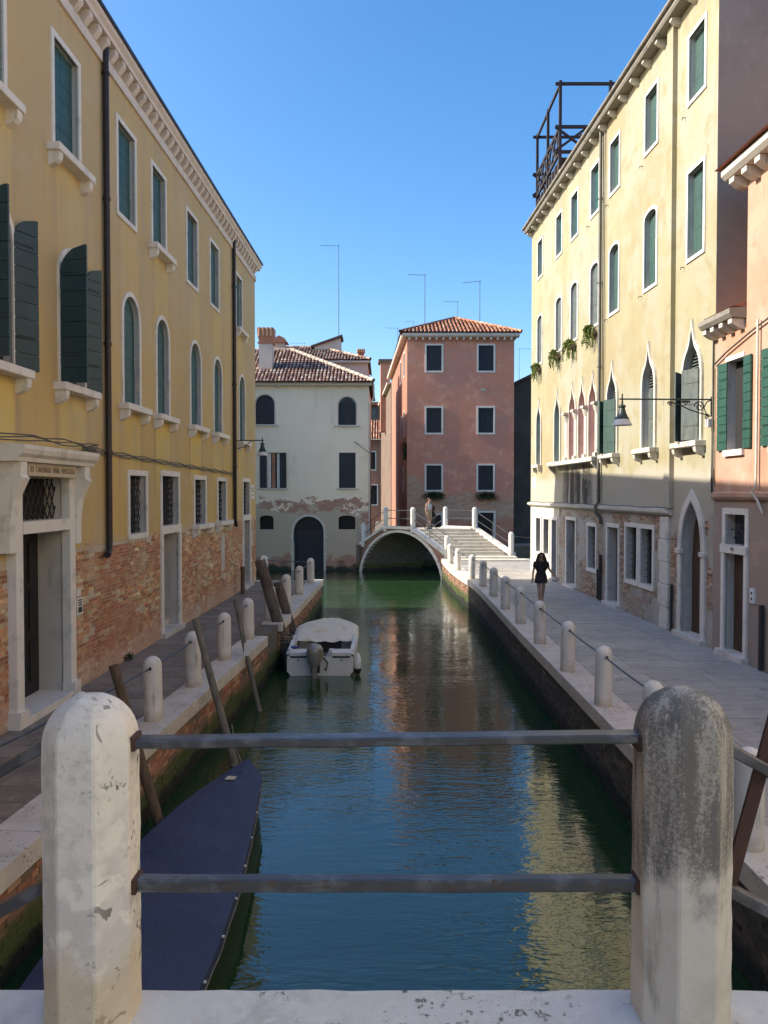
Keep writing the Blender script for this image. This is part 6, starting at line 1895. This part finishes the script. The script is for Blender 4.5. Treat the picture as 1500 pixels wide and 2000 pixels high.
# hair: cap and long falls
m = MB(); rows = []
for z, rx, ry, oy in ((1.625, .02, .02, .02), (1.61, .06, .07, .015), (1.57, .096, .105, .0), (1.50, .108, .10, -.03), (1.42, .135, .085, -.05), (1.32, .165, .075, -.06), (1.20, .175, .06, -.07), (1.10, .15, .045, -.08), (1.04, .10, .03, -.085)):
    row = []
    for k in range(24):
        a = 2 * math.pi * k / 24; cx, cy = math.cos(a), math.sin(a)
        yy = oy + ry * cy
        if z < 1.56 and cy > .25: yy = oy + ry * .25 - .02     # open at the face
        row.append(P(rx * cx * (1 + .08 * math.sin(k * 5 + z * 9)), yy, z))
    rows.append(row)
m.grid(rows, closed=True); m.build('hair', M['hair_dark'], t, smooth=60)
for s in (-1, 1):
    m = MB(); m.tube([P(s * .085, .06, 1.57), P(s * .108, .075, 1.47), P(s * .13, .085, 1.36), P(s * .15, .085, 1.24), P(s * .155, .075, 1.12), P(s * .15, .06, 1.05)], [.03, .04, .05, .05, .04, .012], 8); m.build('hair_lock', M['hair_dark'], t, smooth=60)
m = MB(); m.box(-.5, .5, -.5, .5, -.5, .5)
m = MB(); 
for s in (-1, 1): m.tube([P(s * .035 - .025, .135, 1.497), P(s * .035 + .025, .135, 1.497)], .017, 6)
m.tube([P(-.07, .115, 1.5), P(.07, .115, 1.5)], .006, 5); m.build('sunglasses', M['black_cloth'], t)
m = MB(); m.tube([P(0, .125, 1.495), P(0, .152, 1.462), P(0, .13, 1.452)], [.010, .015, .012], 6); m.build('nose', M['skin'], t, smooth=60)
m = MB(); m.tube([P(-.024, .126, 1.425), P(0, .134, 1.424), P(.024, .126, 1.425)], .007, 6); m.build('mouth', simple('lips', (.33, .11, .09), .5), t, smooth=60)
for s, a in ((1, 'l'), (-1, 'r')):
    A = Vector(J['an' + a]); B = Vector(J['to' + a]); m = MB(); m.tube([tuple(A + Vector((0, 0, -.045))), tuple(A.lerp(B, .5) + Vector((0, 0, -.03))), tuple(B + (B - A) * .15)], [.042, .042, .034], 8); m.build('shoe', M['frame_stone'], t, smooth=60)
hx, hy, hz = P(.455, .115, .80)
o = thing('cloth_bag', (hx, hy, hz), 'small crumpled grey and white cloth held in the walking woman hand', 'bag')
m = MB(); rows = []
for i in range(7):
    f = i / 6; rows.append([(hx - .02 + (.13 * math.sin(math.pi * (.15 + .8 * f))) * math.cos(2 * math.pi * k / 12) + .05 * noise.noise(Vector((k, i, 2))), hy + .05 * math.sin(math.pi * (.1 + .8 * f)) * math.sin(2 * math.pi * k / 12), hz + .03 - .13 * f + .02 * noise.noise(Vector((k * .7, i, 7)))) for k in range(12)])
m.grid(rows, closed=True); m.poly(rows[-1]); m.poly(rows[0]); m.build('cloth', M['top_grey'], o, smooth=60)
# standing woman on the far bridge, facing right
pose = dict(pelvis=(0, 0, .92), waist=(0, .01, 1.07), chest=(0, .02, 1.25), neckb=(0, .0, 1.41), neck=(0, .01, 1.48), head=(0, .05, 1.59), crown=(0, .03, 1.68),
            shl=(.17, 0, 1.39), ell=(.21, .02, 1.12), wrl=(.20, .20, .98), shr=(-.17, -.02, 1.39), elr=(-.22, -.06, 1.10), wrr=(-.21, -.02, .84),
            hpl=(.09, 0, .86), knl=(.085, .03, .49), anl=(.08, .0, .08), tol=(.085, .13, .03), hpr=(-.09, 0, .86), knr=(-.085, -.01, .49), anr=(-.08, -.06, .08), tor=(-.085, .07, .03))
bx_, by_, bz_ = BP(2.62, .30, 1.505)
t, P, J = person('woman in a pale grey top and khaki shorts standing on the far bridge', (bx_, by_, bz_), (.72, -.69), pose, None, None)
body(t, J, M['skin2'])
cloth('top', t, P, [(1.04, .15, .12, 0, .01), (1.12, .148, .118, 0, .012), (1.24, .172, .128, 0, .02), (1.34, .172, .115, 0, .012), (1.40, .12, .085, 0, .0)], M['top_grey'])
for s, a in ((1, 'l'), (-1, 'r')):
    A = Vector(J['hp' + a]); B = Vector(J['kn' + a]); m = MB(); m.tube([tuple(A + Vector((0, 0, .12))), tuple(A), tuple(A.lerp(B, .45)), tuple(A.lerp(B, .72))], [.10, .112, .105, .11], 12, cap=False); m.build('shorts_leg', M['khaki'], t, smooth=60)
cloth('shorts', t, P, [(.80, .185, .14, 0, 0), (.9, .19, .145, 0, 0), (1.0, .165, .13, 0, .005), (1.06, .15, .12, 0, .01)], M['khaki'])
m = MB(); rows = []
for z, rx, ry, oy in ((1.735, .02, .02, .02), (1.72, .06, .07, .015), (1.68, .094, .105, .0), (1.61, .10, .10, -.02), (1.53, .095, .07, -.055), (1.45, .08, .05, -.075), (1.38, .05, .03, -.085)):
    rows.append([P(rx * math.cos(2 * math.pi * k / 20), (oy + ry * .25 - .02) if (z < 1.67 and math.sin(2 * math.pi * k / 20) > .25) else oy + ry * math.sin(2 * math.pi * k / 20), z) for k in range(20)])
m.grid(rows, closed=True); m.build('hair', M['hair_red'], t, smooth=60)
m = MB(); m.tube([P(0, .13, 1.605), P(0, .158, 1.572), P(0, .135, 1.562)], [.010, .015, .012], 6); m.build('nose', M['skin2'], t, smooth=60)
m = MB()
for s in (-1, 1): m.tube([P(s * .034 - .012, .128, 1.608), P(s * .034 + .012, .128, 1.608)], .008, 6)
m.build('eyes', M['hair_dark'], t)
for s, a in ((1, 'l'), (-1, 'r')):
    A = Vector(J['an' + a]); B = Vector(J['to' + a]); m = MB(); m.tube([tuple(A + Vector((0, 0, -.045))), tuple(A.lerp(B, .5) + Vector((0, 0, -.03))), tuple(B + (B - A) * .2)], [.042, .042, .034], 8); m.build('shoe', M['black_cloth'], t, smooth=60)
x_, y_, z_ = P(.26, .12, .98)
o = thing('jacket', (x_, y_, z_), 'black jacket hanging over the arm of the woman on the far bridge', 'jacket')
m = MB(); rows = []
for i in range(7):
    f = i / 6; rows.append([(x_ + (.05 + .06 * f) * math.cos(2 * math.pi * k / 12) * (1 + .2 * noise.noise(Vector((k, i, 1)))), y_ + (.09 + .03 * f) * math.sin(2 * math.pi * k / 12), z_ + .28 - .5 * f) for k in range(12)])
m.grid(rows, closed=True); m.poly(rows[0]); m.poly(rows[-1]); m.build('cloth', M['black_cloth'], o, smooth=60)
